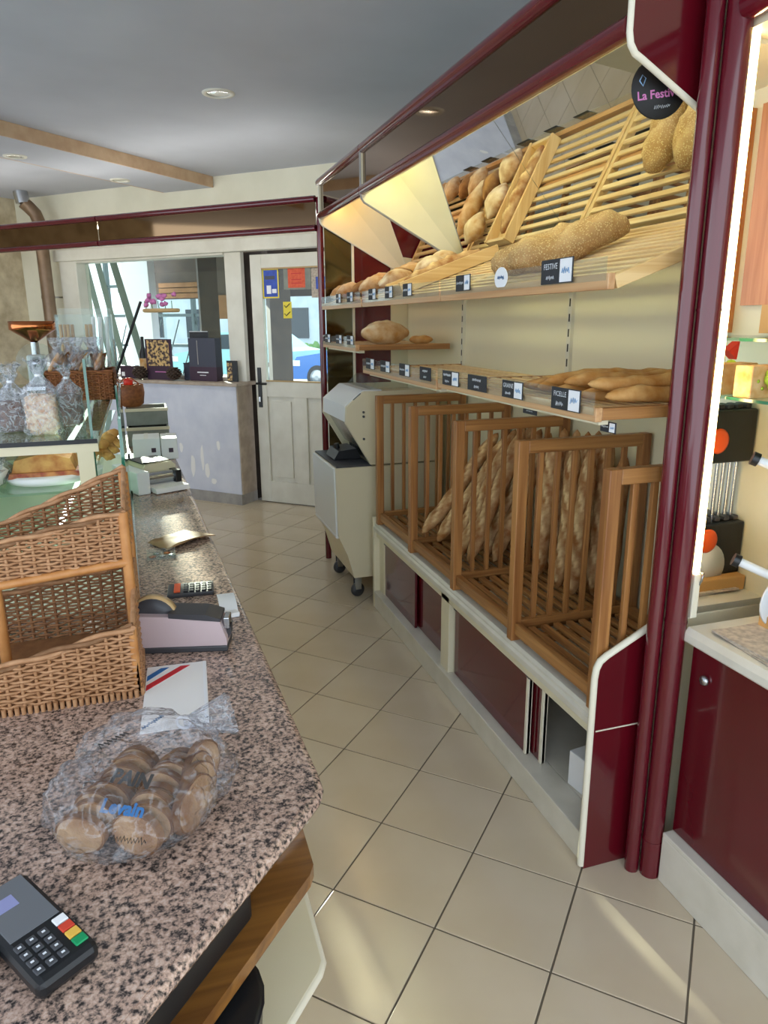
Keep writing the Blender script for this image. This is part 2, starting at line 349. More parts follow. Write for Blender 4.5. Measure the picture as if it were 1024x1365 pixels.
# ------------------------------------------------------------------ the setting
T0 = (-.937, 1.877); PT = .33          # a tile joint crossing and the pitch of the floor
fl = struct('floor', MB().box(-4.5, 3.2, -3, 8.6, -.06, -.003), 'grout', 'cream square tile floor with dark joints laid diagonally', 'floor')
tile_src = None; far_tiles = MB(FAC); ntile = 0
cand = []
for i in range(-26, 14):
    for j in range(-16, 14):
        cu_, cw_ = T0[0]+(i+.5)*PT, T0[1]+(j+.5)*PT
        p = fpt(cu_, cw_)
        if cw_ > 5.5 or cu_ < -6.9 or p.x > 1.75 or p.x < -3.0 or p.y < -1.6: continue
        vis = (-.1 < p.x < 1.6 and .75 < p.y < 7.4 and p.x > -.1 + 0 and not (p.x > 1.36 and p.y < 4))
        cand.append((not vis, p.length, cu_, cw_, p))
cand.sort(key=lambda c: (c[0], c[1]))
for nv, d, cu_, cw_, p in cand:
    if not nv and ntile < 280:
        if tile_src is None:
            h = (PT-.0055)/2
            tile_src = MB().box(-h, h, -h, h, -.006, 0, .0015).build('tile', 'tile', fl); M = Matrix.Translation(p) @ FAC; tile_src.matrix_local = M
        else: inst(tile_src, fl, Matrix.Translation(p) @ FAC)
        ntile += 1
    else:
        h = (PT-.0055)/2; far_tiles.box(cu_-h, cu_+h, cw_-h, cw_+h, -.006, 0)
tag(far_tiles.build('tile_field', 'tile', fl), kind='stuff')

ZC = 2.9
struct('ceiling', MB().box(-4.5, 3.2, -.6, 9.2, ZC, ZC+.1), 'ceiling', 'smooth pale grey ceiling with recessed spotlights', 'ceiling')
br = sroot('ceiling_beam', 'boxed ceiling beam with peach side running to the window wall', 'beam', fpt(-4.63, 4, 2.81), -TH)
bx('beam_side', 'beam_side', br, -4.36, -4.345, 1.5, 5.49, 2.81, 2.899, T=FAC)
bx('beam_soffit', 'ceiling', br, -4.91, -4.36, 1.5, 5.49, 2.81, 2.822, T=FAC)
bx('beam_far_side', 'beam_side', br, -4.925, -4.91, 1.5, 5.49, 2.81, 2.899, T=FAC)
# facade wall with the openings for window and door
wf = MB(FAC)
wf.box(-7.1, -6.3, 5.5, 5.72, 0, 2.9); wf.box(-6.3, -2.95, 5.5, 5.72, 2.36, 2.9); wf.box(-2.95, -.6, 5.5, 5.72, 0, 2.9); wf.box(-6.3, -4.25, 5.5, 5.72, 0, 1.1)
struct('wall_front', wf, 'wall_cream', 'pale cream wall above and around the shop window', 'wall', fpt(-4, 5.6), -TH)
struct('wall_left', MB(FAC).box(-7.1, -6.93, 1.0, 5.5, 0, 2.9), 'plaster', 'mottled beige plaster wall beside the brown flue pipe', 'wall', fpt(-7, 3), -TH)
struct('wall_right', MB().box(1.76, 1.86, -.2, 5.6, 0, 2.9), 'wall_cream', 'cream wall behind the bread shelving', 'wall', (1.8, 3, 0))
# low wall under the window
lw = sroot('wall_low', 'white painted low wall with scuffed face below the shop window', 'wall', fpt(-5, 5.38), -TH)
bx('wall_face', 'white_wall', lw, -6.27, -4.06, 5.27, 5.5, .1, 1.1, T=FAC)
bx('skirting', 'stone_grey', lw, -6.27, -4.05, 5.255, 5.5, 0, .1, T=FAC)
bx('end_face', 'sill_stone', lw, -4.06, -4.048, 5.275, 5.495, .1, 1.1, T=FAC)
bx('sill', 'sill_stone', lw, -6.27, -4.03, 5.245, 5.62, 1.1, 1.13, .004, T=FAC)
sc = MB(FAC)                      # flaked paint, low on the wall
for (u, z, a, b) in [(-4.62, .34, .03, .10), (-4.5, .42, .018, .12), (-4.45, .3, .028, .07), (-4.3, .55, .02, .05), (-4.75, .5, .02, .05), (-4.38, .2, .03, .03)]:
    sc.prism([(u+a*math.cos(t)*(1+.4*noise.noise(Vector((t, u*9, 0)))), z+b*math.sin(t)*(1+.5*noise.noise(Vector((t, u*5, 3))))) for t in [k*math.pi/5 for k in range(10)]], 5.2685, 5.2705, 'y')
sc.build('flaked_paint', 'paper', lw)
# shop window
wi = sroot('window_1', 'large fixed shop window with white wooden frame above the low wall', 'window', fpt(-5.2, 5.55, 1.13), -TH)
bx('window_frame', 'white_paint', wi, -4.25, -4.07, 5.455, 5.505, 1.13, 2.36, .004, T=FAC)
for a in [(-6.32, -6.08, 1.13, 2.36), (-6.08, -4.25, 2.24, 2.36)]:
    bx('window_frame', 'white_paint', wi, a[0], a[1], 5.44, 5.6, a[2], a[3], .006, T=FAC)
bx('window_frame', 'white_paint', wi, -6.08, -4.25, 5.5, 5.58, 1.13, 1.16, .004, T=FAC)
bx('window_head', 'white_paint', wi, -6.36, -2.95, 5.41, 5.5, 2.26, 2.37, .006, T=FAC)
bx('pane', 'glass', wi, -6.08, -4.25, 5.555, 5.561, 1.16, 2.24, T=FAC)
bx('door_post', 'white_paint', wi, -4.25, -4.07, 5.455, 5.505, 0, 1.13, .004, T=FAC)
# door, slightly ajar
dr = sroot('door_1', 'white half-glazed panel door standing slightly ajar beside the window', 'door', fpt(-3.05, 5.52), -TH+R(2.2))
DT = Matrix.Translation(fpt(-3.05, 5.52)) @ Matrix.Rotation(-TH+R(2.2), 4, 'Z')
def db(name, m, a, b, c, d, e, f, bev=.003): return bx(name, m, dr, a, b, c, d, e, f, bev, T=DT)
db('stile', 'white_paint', -.93, -.815, -.02, .025, .01, 2.23); db('stile', 'white_paint', -.115, 0, -.02, .025, .01, 2.23)
db('top_rail', 'white_paint', -.815, -.115, -.02, .025, 2.115, 2.23); db('lock_rail', 'white_paint', -.815, -.115, -.02, .025, 1.0, 1.137); db('bottom_rail', 'white_paint', -.815, -.115, -.02, .025, .01, .21)
db('mid_stile', 'white_paint', -.53, -.4, -.02, .025, .21, 1.0)
for a, b in ((-.815, -.53), (-.4, -.115)):
    p = db('panel', 'white_paint', a, b, 0, .015, .21, 1.0, 0); MB(DT).box(a+.04, b-.04, -.012, 0, .25, .96, .006).build('raised_field', 'white_paint', p)
db('pane', 'glass', -.815, -.115, .0, .006, 1.137, 2.115, 0)
for z in (1.137, 2.105): db('glazing_bead', 'tan', -.815, -.115, -.024, -.01, z, z+.012, 0)
hd = db('handle_plate', 'black_plastic', -.905, -.865, -.028, -.02, .90, 1.26)
MB(DT).tube([(-.885, -.03, 1.12), (-.885, -.075, 1.12), (-.78, -.08, 1.12)], .011, 8).build('lever', 'black_plastic', hd)
MB(DT).box(-.895, -.875, -.04, -.028, .95, 1.0, .003).build('keyhole_cover', 'steel', hd)
bx('gap_shade', 'timber', wi, -4.25, -3.93, 5.57, 5.6, 0, 2.26, T=FAC)  # dark strip added behind the door gap, standing in for its shade
# door frame on the far side
tr = MB(FAC); tr.box(-3.03, -2.95, 5.44, 5.6, 0, 2.26, .004)
struct('trim_1', tr, 'white_paint', 'white door jamb behind the shelving end', 'door frame', fpt(-3, 5.5), -TH)
struct('trim_2', MB(FAC).box(-4.06, -2.95, 5.5, 5.7, -.005, .008), 'stone_grey', 'grey stone door threshold', 'threshold', fpt(-3.5, 5.6), -TH)
# notices stuck on the door glass
def notice(u0, u1, z0, z1, mat, label, name='notice', mk=None):
    o = thing(name, label, 'notice', DT @ Vector(((u0+u1)/2, -.003, z0)), -TH+R(2.2), 'notices stuck on the door glass')
    MB(DT).box(u0, u1, -.0045, -.001, z0, z1).build('sheet', mat, o)
    if mk: mk(o)
    return o
def nb(o, nm, mat, u0, u1, z0, z1, d=-.006): return MB(DT).box(u0, u1, d, -.0045, z0, z1).build(nm, mat, o)
def mk1(o):
    for z in (1.862, 2.098): nb(o, 'border', 'yellow', -.815, -.65, z, z+.012)
    for u in (-.815, -.662): nb(o, 'border', 'yellow', u, u+.012, 1.862, 2.11)
    nb(o, 'white_print', 'card_white', -.775, -.73, 1.90, 1.97); nb(o, 'white_print', 'card_white', -.72, -.675, 1.905, 1.94)
    nb(o, 'skyline_print', 'slate_blue', -.79, -.69, 2.02, 2.05)
notice(-.815, -.65, 1.86, 2.11, 'blue_poster', 'blue poster with yellow border on the door glass', mk=mk1)
def mk2(o):
    nb(o, 'orange_sheet', 'orange_notice', -.555, -.385, 1.945, 2.105)
    for z in (1.98, 2.01, 2.06): nb(o, 'print_line', 'ink_red', -.52, -.42, z, z+.006, -.008)
notice(-.60, -.33, 1.93, 2.112, 'grey_box', 'orange-red notice on grey backing at the top of the door glass', mk=mk2)
def mk3(o):
    for z in (1.70, 1.77):
        MB(DT).tube([(-.60, -.0065, z+.03), (-.585, -.0065, z+.012), (-.545, -.0065, z+.045)], .004, 5).build('tick_mark', 'ink_dark', o)
notice(-.615, -.53, 1.69, 1.83, 'yellow', 'small yellow sign with two tick marks on the door glass', mk=mk3)
def mk4(o): nb(o, 'blue_print', 'blue_poster', -.28, -.18, 1.93, 2.03)
notice(-.325, -.15, 1.86, 2.1, 'newspaper', 'pale cream poster at the right edge of the door glass', mk=mk4)

# ------------------------------------------------------------------ outside
struct('ground_outside', MB(FAC).box(-30, 6, 5.73, 45, -.1, -.02), 'asphalt', 'grey asphalt street outside the shop', 'street', fpt(-8, 15), -TH)
fb = thing('street_building', 'pale building across the street seen through the window', 'building', fpt(-16, 30), -TH)
bx('wall', 'facade_far', fb, -30, -2, 30, 32, -.02, 3.2, T=FAC)
for k in range(9): bx('window', 'car_glass', fb, -29+k*3, -27.6+k*3, 29.95, 30, .9, 2.3, T=FAC)
bx('roof_edge', 'stone_grey', fb, -30.3, -1.7, 29.7, 32.2, 3.2, 3.4, T=FAC)
hb = MB(FAC)
for j in range(60): hb.blob((-14.6+random.uniform(-1.4, 1.4), 23+random.uniform(-.3, .3), .25+random.uniform(-.2, .55)), (.16, .16, .16), 7, 5, .8, 9, j)
tag(hb.build('hedge', 'leaf', None, fpt(-14.6, 23, -.02), -TH), 'low green hedge behind the blue car', 'hedge')
# blue car seen through the door
def make_car(CU, CW, paint, label):
    car = thing('car', label, 'car', fpt(CU, CW, -.02), -TH)
    body = [(-.6, .25), (-.62, .55), (-.45, .80), (.35, .92), (.95, 1.38), (2.3, 1.42), (3.0, .98), (3.45, .9), (3.5, .3)]
    MB(FAC).prism([(CU+a, b) for a, b in body], CW, CW+1.65, 'y').build('body', paint, car)
    MB(FAC).prism([(CU+a, b) for a, b in [(.5, .94), (.98, 1.32), (1.55, 1.34), (1.55, .95)]], CW-.012, CW, 'y').build('side_window', 'car_glass', car)
    MB(FAC).prism([(CU+a, b) for a, b in [(1.63, .95), (1.63, 1.34), (2.25, 1.35), (2.75, .99)]], CW-.012, CW, 'y').build('side_window', 'car_glass', car)
    bx('headlamp', 'card_white', car, CU-.6, CU-.35, CW-.015, CW+.05, .58, .72, T=FAC)
    for du in (.15, 2.75):
        Mw = FAC @ Matrix.Translation((CU+du, CW-.02, .3)) @ Matrix.Rotation(math.pi/2, 4, 'X')
        wq = MB(Mw).lathe([(.2, -.2), (.31, -.18), (.32, -.1), (.31, -.02), (.2, 0)], n=20).build('wheel', 'tyre', car)
        MB(Mw).lathe([(.05, 0), (.2, -.005), (.2, .012), (.06, .03)], n=16).build('hub', 'steel', wq)
make_car(-9.62, 15.6, 'car_blue', 'bright blue car parked in the street seen through the door')
make_car(-14.1, 16.2, 'car_pale', 'pale turquoise car parked in the street seen through the window')
# timber porch in front of the window
def post(name, pts, r, mat, label, grp=None, cat='post'):
    q = MB(FAC)
    for a, b in zip(pts[:-1], pts[1:]): q.tube([a, b], r, 4, smooth=False)
    return tag(q.build(name, mat, None, fpt(*pts[0]), -TH), label, cat, grp)
post('porch_post', [(-5.31, 6.5, -.02), (-5.31, 6.5, 2.62)], .14, 'timber', 'thick dark timber post outside the window', 'porch posts')
post('porch_post', [(-4.87, 7.2, -.02), (-4.87, 7.2, 2.62)], .17, 'timber', 'dark timber post outside seen through the door glass', 'porch posts')
pr = thing('porch_roof', 'dark timber porch roof outside the window', 'porch', fpt(-4.6, 6.6, 2.6), -TH)
bx('roof_deck', 'timber', pr, -6.6, -2.5, 5.75, 7.5, 2.66, 2.72, T=FAC)
for k in range(5): bx('rafter', 'timber', pr, -5.8+k*.75, -5.7+k*.75, 5.75, 7.5, 2.5, 2.66, T=FAC)
bx('fascia_board', 'timber', pr, -7.0, -2.5, 7.4, 7.5, 1.95, 2.66, T=FAC)
for k in range(3): bx('sign_plank', 'timber_brown', pr, -6.8, -6.1, 7.36, 7.4, 1.96+k*.065, 2.015+k*.065, T=FAC)
bx('brace', 'timber_brown', pr, -5.95, -5.7, 7.36, 7.4, 1.70, 1.98, T=FAC)
tag(MB(FAC).box(-7.05, -6.62, 7.0, 7.12, -.02, 3.2).build('pillar_outside', 'render_white', None, fpt(-6.83, 7.06, -.02), -TH), 'white rendered pillar outside the window', 'pillar')
for k, (a, b, lb) in enumerate([((-7.25, 6.55, 2.75), (-6.62, 6.55, .0), 'leftmost leaning dark beam outside the window'), ((-7.05, 6.55, 2.75), (-6.42, 6.55, .0), 'middle leaning dark beam outside the window'), ((-6.78, 6.5, 2.75), (-5.98, 6.5, .0), 'thick leaning dark beam crossing the white pillar outside')]):
    post('leaning_beam', [b, a], .045 if k < 2 else .055, 'lattice', lb, 'leaning beams outside', 'beam')
lt = thing('lattice_fence', 'open metal lattice outside the window on the left', 'fence', fpt(-7.4, 8.2, -.02), -TH)
for k in range(4): bx('rail', 'lattice', lt, -8.6, -6.9, 8.2, 8.23, .9+k*.42, .94+k*.42, T=FAC)
for k in range(6):
    MB(FAC).tube([(-8.6+k*.33, 8.22, .9), (-8.25+k*.33, 8.22, 1.7)], .012, 4).build('bar', 'lattice', lt)
for k in range(3): bx('upright', 'lattice', lt, -8.6+k*.8, -8.56+k*.8, 8.18, 8.25, -.02, 2.6, T=FAC)

# ------------------------------------------------------------------ bread shelving: base cabinet
XB = 1.74                      # back of the shelving
cb = thing('base_cabinet', 'long low cream cabinet with maroon sliding doors under the baguette racks', 'cabinet', (1.45, 2.74, 0))
bx('plinth', 'laminate_white', cb, 1.167, 1.19, 1.622, 3.84, 0, .085, .003)
bx('plinth_cap', 'laminate_white', cb, 1.162, 1.26, 1.622, 3.84, .085, .105, .003)
bx('bottom_board', 'laminate_white', cb, 1.26, XB, 1.622, 3.84, .085, .105)
bx('back_board', 'laminate_white', cb, XB-.02, XB, 1.622, 3.84, .105, .48)
bx('end_upright', 'cream_lam', cb, 1.165, XB, 3.84, 3.866, 0, .56, .003)
bx('mid_upright', 'cream_lam', cb, 1.18, XB-.02, 2.745, 2.835, .105, .48, .002)
bx('top_rail', 'cream_lam', cb, 1.18, 1.215, 1.622, 3.84, .445, .48)
lg = MB().prism([(1.163, .485), (1.163, .505), (1.172, .512), (1.172, .52), (1.18, .53), (XB, .53), (XB, .482), (1.168, .482)], 1.622, 3.84, 'y').build('ledge', 'laminate_white', cb)
def sdoor(y0, y1, x, trims=()):
    d = bx('sliding_door', 'maroon', cb, x, x+.014, y0, y1, .108, .447, .002)
    for t in trims: MB().box(x-.004, x+.016, t-.008, t+.008, .108, .447, .002).build('edge_trim', 'cream_edge', d)
    return d
sdoor(3.25, 3.75, 1.205); sdoor(2.84, 3.30, 1.228); sdoor(2.06, 2.73, 1.205, (2.068,)); sdoor(1.99, 2.5, 1.228, (1.998,))
for y in (3.74, 2.725, 2.07): MB().box(1.196, 1.21, y-.02, y+.005, .42, .44, .002).build('door_stop', 'dark_grey', cb)
MB().box(1.2, 1.25, 3.75, 3.84, .105, .48, .002).build('end_filler', 'cream_lam', cb)
# right end panel of the shelving
ep = thing('end_panel', 'glossy maroon end panel with rounded white-edged corner beside the pillar', 'panel', (1.25, 1.61, 0))
prof = [(1.158, .001), (1.158, .655), (1.162, .685), (1.172, .703), (1.19, .716), (1.335, .79), (1.335, .001)]
MB().prism(prof, 1.6, 1.62, 'y').build('panel', 'maroon', ep)
MB().tube([(x, 1.61, z) for x, z in [(1.156, .01), (1.156, .3), (1.156, .655), (1.160, .685), (1.170, .705), (1.189, .7185), (1.26, .755), (1.335, .793)]], .0115, 8).build('edge_band', 'cream_edge', ep)
bx('joint_line', 'cream_edge', ep, 1.165, 1.335, 1.5985, 1.6, .482, .486)
MB().box(1.335, 1.76, 1.585, 1.62, 0, 2.9).build('partition', 'cream_lam', ep)
# things left in the open compartment
wb = thing('white_box', 'small white carton inside the open cabinet compartment', 'box', (1.36, 1.72, .105), R(8))
MB(Matrix.Translation((1.36, 1.74, .105)) @ Matrix.Rotation(R(8), 4, 'Z')).box(-.08, .14, -.1, .14, 0, .13, .003).build('carton', 'card_white', wb)
MB(Matrix.Translation((1.36, 1.74, .105)) @ Matrix.Rotation(R(8), 4, 'Z')).box(-.082, .142, .015, .025, .0, .131).build('tape_seam', 'paper', wb)
cl = MB()
for k in range(7): cl.blob((1.36+random.uniform(-.04, .05), 1.74+random.uniform(-.06, .06), .262+random.uniform(0, .03)), (.03, .026, .024), 8, 6, .8, 9, k)
tag(cl.build('crumpled_paper', 'paper', None, (1.36, 1.74, .235)), 'crumpled white paper lying on the carton in the compartment', 'paper')

# ------------------------------------------------------------------ back wall of the shelving, uprights
bk = thing('back_panel', 'cream back panels with slotted metal uprights behind the bread shelves', 'panel', (1.73, 3.2, .53))
for k, (a, b) in enumerate([(1.622, 2.735), (2.745, 3.845), (3.855, 4.80)]): bx('panel', 'back_cream', bk, 1.72, XB, a, b, .53, 1.99)
for y in (2.74, 3.85):
    u = bx('upright', 'metal_strip', bk, 1.704, 1.722, y-.014, y+.014, .53, 1.97)
    for k in range(22):
        MB().box(1.7025, 1.705, y-.004, y+.004, .60+k*.062, .632+k*.062).build('slot', 'slot', u)

# ------------------------------------------------------------------ canopy with lights, mirrors
cn = thing('light_canopy', 'bronze-mirrored light canopy with maroon tubes over the bread shelves', 'canopy', (1.4, 3.2, 2.3))
MZ0, MZ1 = (1.70, 1.975), (1.325, 2.395)
for (a, b) in ((1.62, 3.845), (3.855, 4.84)):
    MB().tube([(1.13, a, 2.515), (1.13, b, 2.515)], .026, 14).build('top_tube', 'maroon_tube', cn)
    MB().tube([(1.13, a, 2.318), (1.13, b, 2.318)], .026, 14).build('bottom_tube', 'maroon_tube', cn)
    MB().box(1.128, 1.136, a, b, 2.335, 2.50).build('fascia', 'bronze_mirror', cn)
    t = MB().tube([(1.205, a+.04, 2.372), (1.205, b-.04, 2.372)], .013, 10).build('fluorescent_tube', 'tube_warm' if a < 2 else 'tube_yellow', cn)
    MB().box(1.185, 1.225, a+.02, b-.02, 2.388, 2.41).build('batten', 'white_paint', cn)
bx('canopy_top', 'cream_lam', cn, 1.14, XB, 1.62, 4.84, 2.41, 2.425)
bx('canopy_roof', 'cream_lam', cn, 1.14, XB, 1.62, 4.84, 2.52, 2.535)
bx('joint_cover', 'chrome', cn, 1.122, 1.13, 3.843, 3.857, 2.30, 2.53)
dx, dz = MZ1[0]-MZ0[0], MZ1[1]-MZ0[1]; ln = math.hypot(dx, dz); nx, nz = dz/ln*.006, -dx/ln*.006
for (a, b) in ((1.62, 2.7385), (2.7415, 3.842), (3.858, 4.80)):
    MB().prism([MZ0, MZ1, (MZ1[0]+nx, MZ1[1]+nz), (MZ0[0]+nx, MZ0[1]+nz)], a, b, 'y').build('mirror', 'mirror', cn)
# wing shaped dividers
wing = [(1.118, 2.50), (1.118, 2.30), (1.123, 2.277), (1.135, 2.261), (1.155, 2.251), (1.685, 1.968), (1.70, 1.97), (1.70, 1.975), (1.325, 2.395), (1.325, 2.50)]
def wing_div(y0, y1, mat, label, edge):
    o = thing('canopy_wing', label, 'panel', (1.3, y0, 1.95))
    MB().prism(wing, y0, y1, 'y').build('panel', mat, o)
    ym = (y0+y1)/2
    MB().tube([(x, ym, z) for x, z in [(1.118, 2.5), (1.118, 2.30), (1.123, 2.276), (1.136, 2.259), (1.157, 2.249), (1.42, 2.108), (1.685, 1.966)]], (y1-y0)/2*.85+.0012, 8).build('edge_band', edge, o)
    return o
wing_div(1.60, 1.62, 'maroon', 'maroon wing-shaped canopy end panel with white edge beside the pillar', 'cream_edge')
wing_div(3.842, 3.858, 'cream_lam', 'pale yellow-green lit wing divider in the middle of the canopy', 'stone_grey')
wing_div(4.80, 4.815, 'cream_lam', 'orange-lit cream wing divider at the far end of the canopy', 'cream_edge')

# sloped display shelves
SL = R(20)
def slope_mx(y=0): return Matrix.Translation((1.13, y, 1.768)) @ Matrix.Rotation(-SL, 4, 'Y')
SM = slope_mx()
def sp(s, y, n=0): return SM @ Vector((s, y, n))
def sloped(y0, y1, label, nsl=11):
    o = thing('sloped_shelf', label, 'shelf', (1.13, y0, 1.74), 0, 'sloped wooden bread shelves')
    bx('front_board', 'shelf_y', o, 1.115, 1.136, y0+.002, y1-.002, 1.735, 1.775, .002)
    for y in (y0+.003, y1-.028): MB(SM).box(.004, .585, y, y+.025, -.034, .0, .002).build('end_board', 'pine_x', o)
    for k in range(nsl):
        s = .032+k*.0485
        MB(SM).box(s, s+.021, y0+.028, y1-.028, -.013, .0, .003).build('slat', 'pine_y', o)
    MB(SM).box(.562, .588, y0+.028, y1-.028, -.02, .006, .003).build('back_rail', 'pine_y', o)
    MB(SM).box(.24, .27, y0+.03, y1-.03, -.04, -.016).build('under_rail', 'shelf_y', o)
    g = MB().box(1.1115, 1.1145, y0+.01, y1-.01, 1.757, 1.815).build('price_guard', 'acrylic', o)
    return o
sloped(1.622, 2.738, 'nearest sloped slatted bread shelf, next to the pillar'); sloped(2.742, 3.848, 'middle sloped slatted bread shelf with the wooden tray'); sloped(3.862, 4.798, 'farthest sloped slatted shelf, with pastries, below the orange-lit divider')
# flat shelves
def flat_shelf(y0, y1, ztop, label, nsl=11, depth=.56):
    o = thing('slatted_shelf', label, 'shelf', (1.13, y0, ztop-.04), 0, 'flat slatted bread shelves')
    bx('front_board', 'shelf_y', o, 1.115, 1.136, y0+.002, y1-.002, ztop-.038, ztop, .002)
    for y in (y0+.002, y1-.03): bx('end_board', 'oak_x', o, 1.136, 1.13+depth, y, y+.028, ztop-.034, ztop-.002, .002)
    for k in range(nsl):
        x = 1.145+k*(depth-.03)/nsl; bx('slat', 'pine_y', o, x, x+.026, y0+.03, y1-.03, ztop-.016, ztop-.003, .003)
    MB().box(1.1115, 1.1145, y0+.01, y1-.01, ztop-.02, ztop+.04).build('price_guard', 'acrylic', o)
    bx('light_rail', 'cream_lam', o, 1.145, 1.175, y0+.03, y1-.03, ztop-.05, ztop-.036)
    return o
flat_shelf(1.635, 2.755, 1.435, 'near lower slatted shelf holding thin baguettes beside the pillar'); flat_shelf(2.765, 3.848, 1.425, 'lower slatted shelf behind the small price tags, left of the near one'); flat_shelf(3.985, 4.795, 1.535, 'short upper slatted shelf at the far end with the big loaf')

# far end of the shelving
fe = thing('far_end_panel', 'maroon and glass end panel at the far end of the shelving', 'panel', (1.4, 4.83, 0))
bx('maroon_board', 'maroon', fe, 1.40, 1.60, 4.82, 4.84, 0, 2.41); bx('cream_board', 'back_cream', fe, 1.60, XB, 4.82, 4.84, 0, 2.41)
bx('white_upright', 'cream_edge', fe, 1.33, 1.345, 4.815, 4.845, 0, 2.41); bx('glass_panel', 'smoked_mirror', fe, 1.15, 1.33, 4.826, 4.834, .1, 2.30)
bx('maroon_strip', 'maroon', fe, 1.345, 1.40, 4.825, 4.84, 0, 2.41)
MB().tube([(1.125, 4.84, 0), (1.125, 4.84, 2.43)], .022, 12).build('corner_tube', 'maroon_tube', fe)

# big header hanging across in front of the window
hd_ = thing('header_canopy', 'long bronze-mirrored header with maroon rails hanging in front of the window', 'canopy', fpt(-4.8, 4.27, 2.23), -TH)
for (a, b) in ((-7.0, -4.48), (-4.47, -2.56)):
    for z in (2.42, 2.245): MB(FAC).tube([(a, 4.25, z), (b, 4.25, z)], .021, 10).build('rail', 'maroon_tube', hd_)
    bx('fascia', 'bronze_mirror', hd_, a, b, 4.248, 4.254, 2.26, 2.41, T=FAC)
for k in range(5): bx('hanger', 'cream_lam', hd_, -6.5+k*.93, -6.48+k*.93, 4.256, 4.47, 2.40, 2.43, T=FAC)
MB(FAC).tube([(-6.8, 4.45, 2.395), (-2.7, 4.45, 2.395)], .014, 8).build('fluorescent_tube', 'tube_white', hd_)

# flue pipe on the left
pp = thing('flue_pipe', 'brown metal flue pipe bending into the ceiling at the left wall', 'pipe', fpt(-6.36, 5.3, 0), -TH)
MB(FAC).tube([(-6.36, 5.3, 0), (-6.36, 5.3, 1.2), (-6.36, 5.3, 2.45), (-6.36, 5.3, 2.62), (-6.375, 5.28, 2.70), (-6.41, 5.24, 2.76), (-6.43, 5.2, 2.8)], .062, 16).build('pipe', 'pipe', pp)
MB(FAC).tube([(-6.43, 5.2, 2.79), (-6.44, 5.19, 2.899)], .066, 16).build('collar', 'steel', pp)
for z in (1.0, 1.9): MB(FAC).tube([(-6.36, 5.3, z), (-6.36, 5.3, z+.03)], .065, 16).build('joint_band', 'pipe', pp)
bx('wall_bracket', 'steel', pp, -6.375, -6.345, 5.36, 5.5, 1.91, 1.925, T=FAC)

# recessed spotlights
def spot(x, y, z, label, r=.055):
    o = thing('ceiling_spotlight', label, 'spotlight', (x, y, z), 0, 'recessed ceiling spotlights')
    MB().lathe([(r*.78, -.002), (r*.8, -.008), (r*1.05, -.006), (r*1.08, 0)], (x, y, z), 24).build('ring', 'white_paint', o)
    MB().lathe([(.001, -.004), (r*.5, -.0045), (r*.76, -.003), (r*.77, -.001)], (x, y, z), 24).build('reflector', 'chrome', o)
spot(.496, 4.542, ZC, 'recessed spotlight in the middle of the grey ceiling', .085)
p = fpt(-4.79, 3.855); spot(p.x, p.y, 2.81, 'recessed spotlight in the beam soffit at the left edge', .075)
p = fpt(-4.81, 4.858); spot(p.x, p.y, 2.81, 'recessed spotlight in the beam soffit near the window wall', .075)

# ------------------------------------------------------------------ baguette racks
DY = [3.79, 3.245, 2.70, 2.165, 1.648]; DL = ['farthest slatted rack divider, beside the bread slicing machine', 'second slatted rack divider from the bread slicing machine', 'middle slatted rack divider, in front of the leaning baguettes', 'second slatted rack divider from the pillar, in front of the upright baguettes', 'nearest slatted rack divider, against the pillar']
dv0 = None
for y, lb in zip(DY, DL):
    M = Matrix.Translation((1.19, y, .53))
    if dv0 is None:
        dv0 = thing('rack_divider', lb, 'rack divider', (1.19, y, .53), 0, 'slatted rack dividers'); T = M
        MB(T).box(-.02, .02, -.018, .018, .0, .735, .003).build('post', 'oak_z', dv0); MB(T).box(.48, .515, -.018, .018, .0, .735, .003).build('post', 'oak_z', dv0)
        MB(T).box(.02, .48, -.016, .016, .69, .735, .003).build('top_rail', 'oak_x', dv0); MB(T).box(.02, .48, -.014, .014, .045, .075, .003).build('bottom_rail', 'oak_x', dv0)
        for k in range(6):
            x = .075+k*.068; MB(T).box(x-.0095, x+.0095, -.008, .008, .075, .69, .002).build('slat', 'oak_z', dv0)
    else: copy_tree(dv0, M, lb)
GL = ['empty slatted rack base farthest from the pillar', 'slatted rack base under the leaning baguettes', 'slatted rack base under the upright baguettes', 'empty slatted rack base nearest the pillar']
for k in range(4):
    a, b = DY[k+1]+.02, DY[k]-.02
    o = thing('bin_grate', GL[k], 'rack', (1.44, (a+b)/2, .53), 0, 'slatted rack bases')
    bx('front_rail', 'oak_y', o, 1.182, 1.207, a, b, .555, .60, .003); bx('rear_rail', 'oak_y', o, 1.66, 1.69, a, b, .555, .60, .003)
    for y in (a+.03, b-.05): bx('cross_bar', 'oak_x', o, 1.207, 1.66, y, y+.022, .531, .562)
    for j in range(8):
        x = 1.235+j*.053; bx('slat', 'oak_y', o, x, x+.027, a, b, .563, .580, .003)

